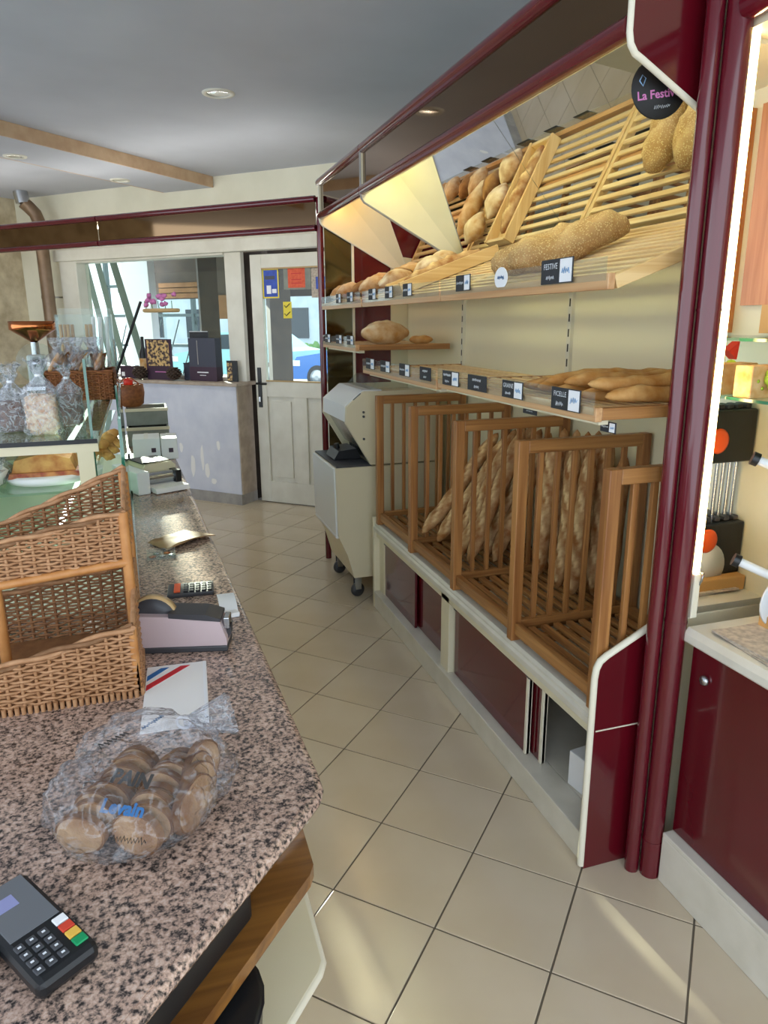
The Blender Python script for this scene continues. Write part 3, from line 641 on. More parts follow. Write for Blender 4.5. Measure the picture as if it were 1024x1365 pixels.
# ------------------------------------------------------------------ bread
def loaf(name, mat, label, cat, p0, p1, r, group=None, top=(0, 0, 1), flat=.8, nsc=5, bend=0, seed=0, tap=.18, score=1.0, n=16, m=44, slant=.9, lump=.05, minr=.25, ear_=.20, flour=0):
    """bread with tapered ends and diagonal scores; top is the direction of the scored side"""
    p0, p1 = Vector(p0), Vector(p1); ax = p1-p0; L_ = ax.length; ax.normalize(); tp = Vector(top); tp = (tp-ax*tp.dot(ax)).normalized(); sd = ax.cross(tp)
    b = MB(); vs = []; fs = []; sc = []
    for i in range(m+1):
        t = i/m; e = min(t, 1-t)/tap
        k = minr+(1-minr)*math.sin(min(e, 1)*math.pi/2) if i not in (0, m) else .03
        cpt = p0+ax*(t*L_)+sd*(bend*math.sin(math.pi*t))+tp*((.15*r if L_ > .4 else 0)*math.sin(t*9+seed))
        for j in range(n):
            g = 2*math.pi*j/n; rel = math.atan2(math.sin(g), math.cos(g))          # 0 = top
            rr = r*k*(1+lump*noise.noise(Vector((t*9, math.cos(g)*1.2+seed*3.3, math.sin(g)*1.2))))
            q = 0
            if nsc and abs(rel) < 1.15 and .06 < t < .94:
                ph = (t*nsc+rel*slant/ 2.2+.5+seed*.37) % 1.0
                w = math.cos(min(1, abs(rel)/1.15)*math.pi/2)
                ear = math.exp(-((ph-.5)/.16)**2); dip = math.exp(-((ph-.22)/.07)**2)
                rr *= 1+w*(ear_*ear-ear_*.6*dip); q = w*(.62*ear-.12*dip)*score
            if flour: q = flour*max(0, math.cos(rel)-.2)*(.6+.9*noise.noise(Vector((t*4, math.sin(g)*2, seed))))
            vs.append(cpt+tp*(math.cos(g)*rr*flat)+sd*(math.sin(g)*rr)); sc.append(q)
    for i in range(m):
        for j in range(n): fs.append((i*n+j, i*n+(j+1) % n, (i+1)*n+(j+1) % n, (i+1)*n+j))
    fs.append(list(range(n))[::-1]); fs.append([m*n+j for j in range(n)])
    b._add(vs, fs, True); b.score = sc
    return tag(b.build(name, mat, None, (p0+p1)/2), label, cat, group)
# upright baguettes against the back, second bin from the pillar
ORD = ['first', 'second', 'third', 'fourth', 'fifth', 'sixth', 'seventh', 'eighth', 'ninth']
BG = 'upright baguettes in the second rack from the pillar'
for k in range(6):
    y = 2.635-k*.079; h_ = random.uniform(.58, .66)
    loaf('baguette', 'baguette', 'upright baguette, %s from the left in the back row nearest the pillar' % ORD[k], 'baguette', (1.625, y, .585), (1.655, y+random.uniform(-.012, .012), .585+h_), .033, BG, (-1, -.4, .1), .9, 5, .006*random.uniform(-1, 1), k*1.7, slant=1.4)
for k, (y, x0) in enumerate([(2.60, 1.535), (2.44, 1.54), (2.345, 1.54)]):
    loaf('baguette', 'baguette', 'upright baguette, %s from the left standing before the back row' % ORD[k], 'baguette', (x0, y, .585), (x0+.03, y-.02, .585+.6), .033, BG, (-1, -.4, .1), .9, 5, .006, k*2.3+5, slant=1.4)
# leaning baguettes in the middle bin
BG2 = 'leaning baguettes in the middle rack'
for k, (a, b) in enumerate([((1.222, 3.19, .64), (1.60, 3.16, 1.13)), ((1.262, 3.10, .622), (1.62, 3.075, 1.12))]):
    loaf('baguette', 'baguette', ['baguette leaning lowest at the far left of the middle rack', 'baguette leaning beside the lowest one in the middle rack'][k], 'baguette', a, b, .036, BG2, (-.8, -.4, .5), .9, 5, .01, k*3.1+2, slant=1.4)
for k in range(7):
    back = k < 4; y = (3.0-k*.08) if back else (2.97-(k-4)*.085); x0 = (1.40 if back else 1.29); h_ = random.uniform(.54, .60)
    loaf('baguette', 'baguette', 'leaning baguette, %s from the left in the %s row of the middle rack' % (ORD[k if back else k-4], 'back' if back else 'front'), 'baguette', (x0, y, .61), (x0+.25, y-.015, .61+h_), .035, BG2, (-1, -.3, .2), .9, 5, .006*random.uniform(-1, 1), k*1.3+9, slant=1.4)
# thin baguettes on the lower shelf
for k in range(9):
    y = 1.69+k*.058; lay = .0 if k % 2 == 0 or k > 6 else .028
    loaf('thin_baguette', 'ficelle', 'thin plain baguette on the near lower shelf, %s counted from the pillar' % ORD[k], 'baguette', (1.15+random.uniform(0, .03), y, 1.457+lay), (1.66, y+random.uniform(-.03, .03), 1.459+lay), .026, 'thin baguettes on the near lower shelf', (0, 0, 1), .85, 4, .015*random.uniform(-1, 1), k*2.1, score=.5)
# seeded loaves on the near sloped shelf
for k, (a, b, lb) in enumerate([((.05, 2.25), (.44, 2.13), 'long seeded loaf lying above the largest price tag on the sloped shelf'), ((.06, 2.40), (.42, 2.31), 'second seeded loaf lying behind the long seeded one')]):
    loaf('seeded_loaf', 'seeded', lb, 'bread', sp(a[0], a[1], .052), sp(b[0], b[1], .052), .068, 'seeded loaves', sp(0, 0, 1)-sp(0, 0, 0), .78, 3, .008, k*4+1, tap=.25, m=36, minr=.45)
# wooden tray with a baguette, middle sloped shelf
ty = thing('wooden_tray', 'shallow wooden tray with a baguette lying on the middle sloped shelf', 'tray', sp(.3, 3.4, 0))
for y in (3.30, 3.505): MB(SM).box(.03, .56, y, y+.018, .002, .058, .002).build('side_board', 'pine_x', ty)
MB(SM).box(.03, .046, 3.318, 3.505, .002, .05, .002).build('end_board', 'pine_y', ty); MB(SM).box(.544, .56, 3.318, 3.505, .002, .05, .002).build('end_board', 'pine_y', ty)
MB(SM).box(.046, .544, 3.318, 3.505, .002, .010).build('bottom_board', 'pine_x', ty)
loaf('baguette', 'baguette', 'baguette lying in the wooden tray on the sloped shelf', 'baguette', sp(.07, 3.37, .046), sp(.52, 3.39, .046), .036, None, sp(0, 0, 1)-sp(0, 0, 0), .9, 5, .004, 3)
# round loaves left of the tray
for k, (s_c, y, rx, lb) in enumerate([(.13, 3.62, .085, 'round floured loaf nearest the front left of the wooden tray'), (.32, 3.60, .085, 'round floured loaf in the middle of the row left of the tray'), (.20, 3.77, .075, 'dark round loaf next to the yellow-green divider'), (.45, 3.74, .08, 'round loaf at the back by the yellow-green divider')]):
    loaf('round_loaf', ['round_loaf', 'round_loaf', 'dark_loaf', 'rustic'][k], lb, 'bread', sp(s_c-rx*1.15, y, .055), sp(s_c+rx*1.15, y+.02, .055), rx, 'round loaves on the middle sloped shelf', sp(0, 0, 1)-sp(0, 0, 0), .62, 0, 0, k, tap=.5, m=24, n=24, minr=.12, lump=.07, flour=.7)
# far sloped shelf
FL = [('rustic', .30, 3.95, .06, .17, 'floured rustic loaf leaning up the far sloped shelf near the divider'), ('round_loaf', .13, 4.03, .062, .09, 'golden round loaf at the front of the far sloped shelf'), ('dark_loaf', .12, 4.20, .055, .08, 'brown roll beside the golden round loaf on the far shelf'), ('rustic', .42, 4.2, .055, .1, 'pale loaf at the back of the far sloped shelf'), ('round_loaf', .1, 4.45, .06, .085, 'golden brioche at the front of the far shelf end'), ('pastry_', .1, 4.63, .055, .08, 'glazed pastry at the very end of the far sloped shelf'), ('rustic', .32, 4.5, .05, .09, 'small pale loaf behind the golden brioche')]
for k, (mt, s_c, y, r_, hl, lb) in enumerate(FL):
    loaf('bread_loaf', 'baguette' if mt == 'pastry_' else mt, lb, 'bread', sp(s_c-hl, y, r_*.75), sp(s_c+hl, y+.03, r_*.75), r_, 'breads on the far sloped shelf', sp(0, 0, 1)-sp(0, 0, 0), .75, 3, 0, k*1.9, tap=.45, m=24, minr=.2, ear_=.08, flour=.5)
# big loaf on the short far shelf
loaf('big_loaf', 'rustic', 'big floured country loaf on the short far shelf', 'bread', (1.17, 4.06, 1.595), (1.47, 4.10, 1.595), .085, None, (0, 0, 1), .8, 3, 0, 4, tap=.45, m=30, n=24, minr=.25, ear_=.05, flour=.8, lump=.08)
loaf('small_loaf', 'ficelle', 'thin end of bread beside the big country loaf', 'bread', (1.46, 4.06, 1.555), (1.60, 4.03, 1.555), .028, None, (0, 0, 1), .8, 2, 0, 2, tap=.3, m=20)

# ------------------------------------------------------------------ price tags
def price_tag(y, z, w, h, words, price, label, x=1.108, split=.62, mt='slate', grp='slate price tags along the shelf fronts'):
    o = thing('price_tag', label, 'price tag', (x, y, z-h/2), 0, grp)
    MB().box(x-.003, x, y-w/2, y+w/2, z-h/2, z+h/2, .0008).build('slate', mt, o)
    if price: MB().box(x-.0045, x-.003, y-w/2+.004, y-w/2+w*(1-split), z-h/2+.003, z+h/2-.003).build('price_card', 'card_white', o)
    yc = y+w/2-w*split/2 if price else y
    n = len(words)
    for k, t in enumerate(words):
        zk = z+(h*.2 if n > 1 and k == 0 else (-h*.24 if n > 1 else 0)); sz = min(h*.36, w*split*1.5/max(1, len(t)))
        if t in ('FESTIVE', 'FICELLE', 'GRAINE'): text(t, sz, 'chalk', o, face_mx(x-.0035, yc, zk), spacing=1.0)
        else: scribble(w*split*(.72 if k == 0 else .4), h*.2, 'chalk', o, face_mx(x-.0038, yc, zk), k+int(y*100))
    if price: scribble(w*(1-split)*.6, h*.28, 'chalk_blue', o, face_mx(x-.0052, y-w/2+w*(1-split)/2, z), int(y*70))
    return o
UP = [(1.858, .145, .062, ['FESTIVE', '250g'], '1,80', 'largest slate tag reading FESTIVE on the near sloped shelf'), (2.50, .11, .052, ['Complet'], '1,5', 'slate tag on the sloped shelf left of the round white card'),
      (3.10, .10, .05, ['Seigle'], '2,1', 'slate tag on the sloped shelf below the wooden tray'), (3.36, .10, .05, ['Levain'], '2,4', 'slate tag on the sloped shelf, second left of the tray'), (3.63, .11, .05, ['Noix'], '2,6', 'slate tag on the sloped shelf just right of the divider'),
      (4.06, .11, .05, ['Brioche'], '1,9', 'slate tag on the far sloped shelf below the golden loaf'), (4.32, .10, .05, ['Pavot'], '1,4', 'slate tag at the far end of the sloped shelf')]
for y, w, h, t, pz, lb in UP: price_tag(y, 1.793, w*1.15, h*1.08, t, pz, lb)
rc = thing('round_price_card', 'round white price card in front of the seeded loaf', 'price tag', (1.108, 2.2, 1.765))
MB(face_mx(1.106, 2.2, 1.793)).prism([(.045*math.cos(t), max(-.028, .034*math.sin(t))) for t in [k*math.pi/12 for k in range(24)]], -.002, 0, 'z').build('card', 'card_white', rc)
scribble(.045, .014, 'ink_navy', rc, face_mx(1.1055, 2.2, 1.795), 3, 'ink_marks')
LO = [(1.774, .15, .062, ['FICELLE', '125g'], '0,75', 'slate tag reading FICELLE in front of the thin baguettes'), (2.092, .14, .055, ['GRAINE', 'de Lin'], '1,25', 'slate tag reading GRAINE left of the FICELLE one'), (2.36, .155, .055, ['Tradition', 'nature'], None, 'wide slate tag without price card on the near lower shelf'), (2.60, .16, .055, ['Campagne', ' bio'], '1,3', 'slate tag at the left end of the near lower shelf'),
      (2.872, .13, .055, ['Bucheron', 'rustique'], None, 'slate tag without price at the right end of the left lower shelf'), (3.137, .14, .055, ['Epis', ''], '1,6', 'slate tag second from right on the left lower shelf'), (3.423, .15, .055, ['Flute', ''], '1,0', 'slate tag second from left on the left lower shelf'), (3.68, .15, .055, ['Pain', ''], '1,1', 'slate tag at the far left of the left lower shelf')]
for y, w, h, t, pz, lb in LO: price_tag(y, 1.445, w, h, [q for q in t if q.strip()], pz, lb)
for y, t, lb in [(4.07, ['Boule'], 'slate tag in front of the big country loaf'), (4.33, ['Maison'], 'slate tag in the middle of the short far shelf'), (4.62, ['Rond'], 'slate tag at the far end of the short far shelf')]: price_tag(y, 1.557, .14, .052, t, '3,2', lb)
price_tag(1.668, 1.378, .07, .03, ['Bio'], '1', 'small slate tag hanging under the near lower shelf by the pillar', x=1.18); price_tag(2.10, 1.372, .09, .02, ['Pain'], None, 'thin slate strip hanging under the near lower shelf', x=1.18)
# round chalk sign on the canopy end
rs = thing('chalk_sign', 'round black chalk sign with pink lettering hanging at the canopy end', 'sign', (1.25, 1.65, 2.14))
RM = Matrix.Translation((1.238, 1.65, 2.205)) @ Matrix.Rotation(R(-12), 4, 'Z') @ Matrix.Rotation(math.pi/2, 4, 'X') @ Matrix.Rotation(R(8), 4, 'Z')
MB(RM).lathe([(.001, -.003), (.068, -.003), (.070, 0), (.068, .003), (.001, .003)], n=32).build('disc', 'black_matt', rs)
text('La Festive', .027, 'pink', rs, RM @ Matrix.Translation((-.004, -.014, .0045)), bold=.0006)
scribble(.04, .009, 'chalk', rs, RM @ Matrix.Translation((.004, -.042, .0045)), 5)
MB(RM).tube([(-.05, .02, .005), (-.042, .032, .005), (-.034, .024, .005), (-.042, .008, .005), (-.05, .02, .005)], .0015, 5).build('heart_drawing', 'chalk_blue', rs)
MB(RM).tube([(-.012, .05, .005), (.005, .03, .005), (.018, .052, .005), (.03, .03, .005), (.0, .02, .005)], .002, 5).build('plant_drawing', 'lime', rs)

# ------------------------------------------------------------------ bread slicing machine between rack and door
sm = thing('bread_slicer', 'cream floor-standing bread slicing machine on castors between rack and door', 'bread slicer', (1.35, 4.26, 0))
Y0, Y1 = 3.97, 4.56
low = [(1.08, .15), (1.04, .30), (.985, .425), (.976, .835), (1.60, .835), (1.60, .15)]
MB().prism(low, Y0, Y1, 'y').build('lower_body', 'slicer_cream', sm)
MB().prism([(.974, .43), (.968, .83), (.978, .836), (.986, .43)], Y0+.012, Y1-.012, 'y').build('front_panel', 'slicer_white', sm)
MB().tube([(.985, Y0+.02, .418), (.985, Y1-.02, .418)], .014, 8).build('front_bar', 'slicer_white', sm)
bx('tray', 'dark_grey', sm, .985, 1.2, Y0+.012, Y1-.012, .835, .845)
upp = [(1.19, .845), (1.044, 1.093), (1.05, 1.187), (1.155, 1.272), (1.60, 1.272), (1.60, .845)]
MB().prism(upp, Y0, Y0+.028, 'y').build('side_cheek', 'slicer_cream', sm); MB().prism(upp, Y1-.028, Y1, 'y').build('side_cheek', 'slicer_cream', sm)
MB().prism([(1.25, .845), (1.25, 1.24), (1.60, 1.24), (1.60, .845)], Y0+.028, Y1-.028, 'y').build('back_body', 'slicer_cream', sm)
hood = [(1.045, 1.10), (1.047, 1.19), (1.155, 1.278), (1.27, 1.278), (1.27, 1.25), (1.165, 1.25), (1.075, 1.178), (1.07, 1.10)]
hq = MB().prism(hood, Y0+.028, Y1-.028, 'y').build('hood', 'slicer_white', sm)
MB().prism([(1.10, 1.222), (1.135, 1.252), (1.14, 1.262), (1.095, 1.225)], Y0+.01, Y0+.1, 'y').build('control_strip', 'black_plastic', hq)
MB().prism([(1.07, 1.10), (1.075, 1.105), (1.185, .92), (1.18, .915)], Y0+.03, Y1-.03, 'y').build('hinged_flap', 'steel', sm)
for k in range(16):
    y = Y0+.06+k*.03; bx('blade', 'steel', sm, 1.2, 1.24, y, y+.0015, .85, 1.2)
MB().prism([(1.02, .85), (1.05, .90), (1.16, .91), (1.19, .85)], Y0+.2, Y0+.42, 'y').build('pusher', 'black_plastic', sm)
MB().tube([(1.07, Y0+.31, .89), (1.06, Y0+.31, .93)], .018, 8).build('knob', 'black_plastic', sm)
MB().prism([(1.20, 1.28), (1.26, 1.34), (1.5, 1.36), (1.56, 1.28)], Y0+.03, Y0+.034, 'y').build('clear_cover_side', 'acrylic', sm)
MB().prism([(1.20, 1.28), (1.26, 1.34), (1.5, 1.36), (1.5, 1.356), (1.262, 1.336), (1.204, 1.28)], Y0+.034, Y1-.05, 'y').build('clear_cover', 'acrylic', sm)
for z in (1.13, 1.155, 1.0): MB().lathe([(.001, 0), (.007, 0), (.007, .006), (.001, .008)], n=10, M=Matrix.Translation((1.15, Y0, z)) @ Matrix.Rotation(math.pi/2, 4, 'X')).build('screw', 'dark_grey', sm)
for (x, y) in ((1.12, 4.05), (1.12, 4.5), (1.54, 4.05), (1.54, 4.5)):
    w_ = MB().lathe([(.012, -.016), (.042, -.014), (.045, 0), (.042, .014), (.012, .016)], n=18, M=Matrix.Translation((x, y, .045)) @ Matrix.Rotation(math.pi/2, 4, 'X') @ Matrix.Rotation(R(20), 4, 'Y')).build('castor', 'dark_grey', sm)
    MB().prism([(x-.02, .05), (x-.022, .15), (x+.022, .15), (x+.02, .05)], y-.022, y-.018, 'y').build('fork', 'steel', w_); MB().prism([(x-.02, .05), (x-.022, .15), (x+.022, .15), (x+.02, .05)], y+.018, y+.022, 'y').build('fork', 'steel', w_)

# ------------------------------------------------------------------ pillar and right hand unit
pl = thing('pillar', 'tall glossy maroon half-round pillar between the shelving and the lit niche', 'pillar', (1.33, 1.54, 0))
MB().tube([(1.347, 1.525, 0), (1.347, 1.525, 2.899)], .030, 18).build('main_tube', 'maroon_tube', pl)
MB().tube([(1.304, 1.557, 0), (1.304, 1.557, 2.899)], .021, 14).build('side_tube', 'maroon_tube', pl)
for z in (.12, .84, 1.68): MB().tube([(1.347, 1.525, z), (1.347, 1.525, z+.006)], .0312, 18).build('joint_ring', 'maroon_tube', pl)
ru = thing('niche_cabinet', 'maroon cabinet with cream worktop below the lit niche on the right', 'cabinet', (1.6, 1.0, 0))
bx('plinth', 'laminate_white', ru, 1.352, 1.375, .2, 1.492, 0, .155, .003); bx('plinth_cap', 'laminate_white', ru, 1.352, 1.44, .2, 1.492, .155, .17, .003)
bx('carcass', 'cream_lam', ru, 1.43, 1.755, .2, 1.50, .17, .79)
d_ = bx('door', 'maroon', ru, 1.385, 1.402, 1.06, 1.49, .172, .785, .002)
MB().box(1.38, 1.406, 1.05, 1.06, .172, .785, .002).build('edge_trim', 'cream_edge', d_)
MB().lathe([(.001, 0), (.013, .0), (.015, .006), (.012, .012), (.001, .014)], n=16, M=Matrix.Translation((1.385, 1.43, .70)) @ Matrix.Rotation(-math.pi/2, 4, 'Y')).build('knob', 'steel', d_)
bx('door', 'maroon', ru, 1.406, 1.422, .3, 1.055, .172, .785, .002)
MB().prism([(1.358, .795), (1.358, .815), (1.37, .832), (1.755, .832), (1.755, .79), (1.362, .79)], .2, 1.50, 'y').build('worktop', 'laminate_white', ru)
nw = thing('niche_surround', 'warm-lit niche walls with a vertical strip light beside the pillar', 'niche', (1.6, 1.52, .832))
bx('end_wall', 'cream_lam', nw, 1.37, 1.757, 1.56, 1.575, .832, 2.9); bx('side_mirror', 'mirror', nw, 1.415, 1.738, 1.555, 1.559, .84, 2.29)
bx('back_wall', 'cream_lam', nw, 1.74, 1.757, .2, 1.555, .832, 2.9)
bx('lamp_backing', 'cream_edge', nw, 1.378, 1.412, 1.53, 1.56, .84, 2.62)
bx('strip_lamp', 'tube_niche', nw, 1.384, 1.402, 1.512, 1.53, .98, 2.55, .006)
bx('lamp_holder', 'cream_edge', nw, 1.382, 1.404, 1.51, 1.53, .85, .98, .003); bx('lamp_holder', 'cream_edge', nw, 1.382, 1.404, 1.51, 1.53, 2.55, 2.66, .003)
bx('wood_panel', 'niche_wood', nw, 1.72, 1.739, 1.29, 1.47, 1.70, 2.25); bx('wood_panel', 'niche_wood', nw, 1.70, 1.739, 1.05, 1.25, 1.62, 2.25)
bx('pale_board', 'cork', nw, 1.715, 1.739, 1.38, 1.49, 1.62, 1.70)
MB().tube([(1.33, .2, 2.34), (1.347, 1.50, 2.34)], .03, 14).build('top_rail', 'maroon_tube', nw)
bx('top_board', 'cream_lam', nw, 1.37, 1.74, .2, 1.55, 2.30, 2.32)
MB().tube([(1.40, 1.52, .93), (1.402, 1.51, .955), (1.398, 1.5, .965), (1.40, 1.5, .985), (1.41, 1.52, .98)], .0035, 6).build('hook', 'steel', nw)
gs = thing('glass_shelf', 'green-edged glass shelf in the lit niche', 'shelf', (1.6, 1.4, 1.455))
bx('pane', 'glass_green', gs, 1.45, 1.735, .4, 1.545, 1.455, 1.463); bx('pane_edge', 'glass_edge', gs, 1.447, 1.45, .4, 1.545, 1.455, 1.463)
gs2 = thing('glass_shelf', 'upper green-edged glass shelf at the right edge of the niche', 'shelf', (1.6, 1.4, 1.60))
bx('pane', 'glass_green', gs2, 1.46, 1.735, .4, 1.53, 1.605, 1.613); bx('pane_edge', 'glass_edge', gs2, 1.457, 1.46, .4, 1.53, 1.605, 1.613)
# black slicing machine in the niche: it stands just out of view, the side mirror shows it
mc = thing('slicing_machine', 'black slicing machine with two orange discs seen in the niche mirror', 'slicing machine', (1.63, 1.34, .832))
bx('base', 'cork', mc, 1.54, 1.735, 1.22, 1.43, .832, .88, .004)
bx('lower_block', 'black_plastic', mc, 1.545, 1.735, 1.24, 1.40, .88, 1.05, .006); bx('upper_block', 'black_plastic', mc, 1.545, 1.735, 1.24, 1.40, 1.24, 1.40, .006)
bx('spine', 'dark_grey', mc, 1.56, 1.65, 1.25, 1.30, 1.05, 1.24)
for k in range(4): MB().tube([(1.64+k*.024, 1.36, 1.05), (1.64+k*.024, 1.36, 1.24)], .006, 8).build('guide_rod', 'steel', mc)
for z in (1.0, 1.31): MB().lathe([(.001, 0), (.036, 0), (.038, .006), (.03, .010), (.001, .011)], n=24, M=Matrix.Translation((1.59, 1.402, z)) @ Matrix.Rotation(-math.pi/2, 4, 'X')).build('orange_disc', 'orange_disc', mc)
MB().lathe([(.001, 0), (.075, 0), (.078, .004), (.001, .006)], n=28, M=Matrix.Translation((1.59, 1.402, .915)) @ Matrix.Rotation(-math.pi/2, 4, 'X')).build('blade_disc', 'slicer_white', mc)
for z in (1.05, 1.40):
    for k in range(5): MB().box(1.57+k*.034, 1.59+k*.034, 1.33, 1.38, z, z+.014, .003).build('clamp', 'dark_grey', mc)
for (x, y, z) in ((1.475, 1.45, 1.31), (1.455, 1.45, 1.035)):
    MB().tube([(x, y, z), (x+.05, y-.045, z-.025), (x+.10, y-.11, z-.05)], .012, 10).build('lever', 'slicer_white', mc)
    MB().tube([(x-.004, y+.004, z+.002), (x+.008, y-.006, z-.004)], .018, 12).build('lever_end', 'black_plastic', mc)
MB().tube([(1.50, 1.33, 1.0), (1.515, 1.28, 1.05), (1.53, 1.22, 1.06), (1.56, 1.24, 1.02)], .018, 8).build('guard_bow', 'black_plastic', mc)
lo = tag(MB().lathe([(.001, -.10), (.055, -.10), (.06, -.08), (.06, .08), (.055, .10), (.001, .10)], n=20, M=Matrix.Translation((1.62, 1.46, 1.487)) @ Matrix.Rotation(math.pi/2, 4, 'Y') @ Matrix.Scale(.38, 4, (1, 0, 0))).build('wooden_roll', 'cork', None, (1.62, 1.46, 1.464)), 'pale wooden roll lying on the glass shelf in the niche', 'roll')
# decorations on the niche glass shelf
bk1 = thing('spotted_box', 'small spotted cream gift box on the niche glass shelf', 'box', (1.52, 1.50, 1.463))
MB().box(1.455, 1.58, 1.47, 1.53, 1.463, 1.545, .003).build('carton', 'rustic', bk1)
for k in range(14): MB().lathe([(.001, 0), (.005, 0), (.001, .001)], n=8, M=Matrix.Translation((1.465+random.uniform(0, .105), 1.4695, 1.47+random.uniform(0, .065))) @ Matrix.Rotation(math.pi/2, 4, 'X')).build('spot', 'lime', bk1)
ck = thing('candle_figure', 'small figure in red, yellow and lime green on the niche glass shelf', 'figure', (1.525, 1.45, 1.463))
gb = MB()
for k in range(9): gb.blob((1.525+random.uniform(-.025, .025), 1.45+random.uniform(-.02, .02), 1.487+k*.006), (.017, .017, .017), 8, 6)
gb.build('green_beads', 'lime', ck)
MB().prism([(1.52, 1.60), (1.48, 1.63), (1.49, 1.585)], 1.42, 1.45, 'y').build('bow_wing', 'red_deco', ck); MB().prism([(1.55, 1.575), (1.585, 1.60), (1.58, 1.55)], 1.42, 1.45, 'y').build('bow_wing', 'red_deco', ck)
MB().tube([(1.525, 1.45, 1.53), (1.52, 1.45, 1.585)], .012, 8).build('body', 'yellow_deco', ck); MB().blob((1.50, 1.45, 1.61), (.016, .012, .014), 8, 6).build('head', 'yellow_deco', ck)
# sheets of wrapping paper on the worktop
for k in range(3):
    a = R(-6+4*k); pm_ = Matrix.Translation((1.545, 1.27, .8335+k*.004)) @ Matrix.Rotation(a, 4, 'Z')
    tag(MB(pm_).box(-.155+k*.004, .16, -.22, .17, 0, .0035).build('wrapping_paper', 'newspaper', None, (1.545, 1.27, .8335+k*.004), a), ['lowest sheet of wrapping paper on the niche worktop', 'middle sheet of wrapping paper on the niche worktop', 'topmost patterned sheet of wrapping paper on the niche worktop'][k], 'paper', 'wrapping paper sheets')

# ------------------------------------------------------------------ the counter
ct = thing('counter', 'speckled pink granite counter with a cut corner and wooden shelf below', 'counter', (-.3, 2.5, 0))
def edge_x(y): return .211-.037*(y-1.034)
gp = [(edge_x(5.3), 5.3), (-1.3, 5.35), (-1.3, -.5), (-1.15, -.5), (.178, .998), (.198, 1.022), (.2075, 1.045), (edge_x(1.085), 1.085)]
MB().prism(gp, .872, .9, 'z').build('granite_top', 'granite', ct)
rim = [(x, y, .8855) for x, y in [gp[0]]+gp[:2:-1][0:0]]+[(edge_x(5.3)+.001, 5.3, .8855), (edge_x(1.085)+.001, 1.085, .8855), (.209, 1.045, .8855), (.1995, 1.021, .8855), (.179, .996, .8855), (-1.15, -.502, .8855)]
MB().tube(rim, .0135, 8).build('rounded_edge', 'granite', ct)
MB().tube([(x-.003, y+.002, .868) for x, y, z in rim], .006, 6).build('edge_strip', 'sill_stone', ct)
bp = [(edge_x(5.2)-.05, 5.2), (-1.25, 5.2), (-1.25, 1.45), (.14, 1.45)]
MB().prism(bp, .0, .872, 'z').build('body', 'cream_lam', ct)
e1 = Vector((.665, .748, 0)).normalized()
def shelf_poly(c, ln_): c = Vector((c[0], c[1], 0)); a = c-e1*.02; return [(c.x, 1.45), (-1.2, 1.45), (-1.2, .0), tuple((a-e1*ln_)[:2]), tuple(a[:2]), (c.x-.002, c.y+.008)]
MB().prism(shelf_poly((.207, 1.062), 1.25), .692, .718, 'z').build('wooden_shelf', 'board_dark', ct)
MB().prism(shelf_poly((.232, 1.15), 1.3), .385, .405, 'z').build('lower_shelf', 'cream_lam', ct)
q = shelf_poly((.232, 1.15), 1.3); MB().tube([(q[0][0]+.001, q[0][1], .395), (q[5][0]+.001, q[5][1], .395), (q[4][0], q[4][1], .395), (q[3][0], q[3][1], .395)], .0105, 6).build('shelf_edge_band', 'cream_edge', ct)
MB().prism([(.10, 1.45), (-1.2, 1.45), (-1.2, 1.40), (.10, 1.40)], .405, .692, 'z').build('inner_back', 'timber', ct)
MB().prism([(.10, 1.45), (-1.2, 1.45), (-1.2, 1.40), (.10, 1.40)], 0, .385, 'z').build('inner_back', 'cream_lam', ct)
# cash drawer under the top
CA = math.atan2(e1.y, e1.x); CM = Matrix.Translation((.085, .985, .719)) @ Matrix.Rotation(CA, 4, 'Z')
cd = thing('cash_drawer', 'black cash drawer on the wooden shelf under the counter top', 'cash drawer', (.085, .985, .719), CA)
MB(CM).box(-.62, 0, 0, .42, 0, .14, .004).build('case', 'cash_black', cd)
fr = MB(CM).box(-.60, -.015, -.008, 0, .012, .125, .003).build('drawer_front', 'black_plastic', cd)
MB(CM).box(-.58, -.04, -.011, -.008, .085, .09).build('groove', 'dark_grey', fr); MB(CM).lathe([(.001, 0), (.012, 0), (.013, .01), (.001, .012)], n=12, M=Matrix.Translation((-.3, -.008, .06)) @ Matrix.Rotation(math.pi/2, 4, 'X')).build('lock', 'copper', fr)
bn = tag(MB().lathe([(.001, 0), (.10, 0), (.115, .26), (.118, .262), (.11, .264), (.001, .264)], (-.03, .90, .4055), 24).build('black_bin', 'black_plastic', None, (-.03, .90, .4055)), 'black round bin on the shelf under the cash drawer', 'bin')
rd = thing('red_white_packet', 'small red and white packet on the wooden shelf corner under the counter', 'packet', (.17, 1.16, .719), .6)
PMx = Matrix.Translation((.165, 1.17, .719)) @ Matrix.Rotation(.75, 4, 'Z')
MB(PMx).box(-.05, .05, -.03, .03, 0, .02, .003).build('packet', 'card_white', rd); MB(PMx).box(-.044, .044, -.024, .024, .02, .0212).build('red_print', 'ink_red', rd)

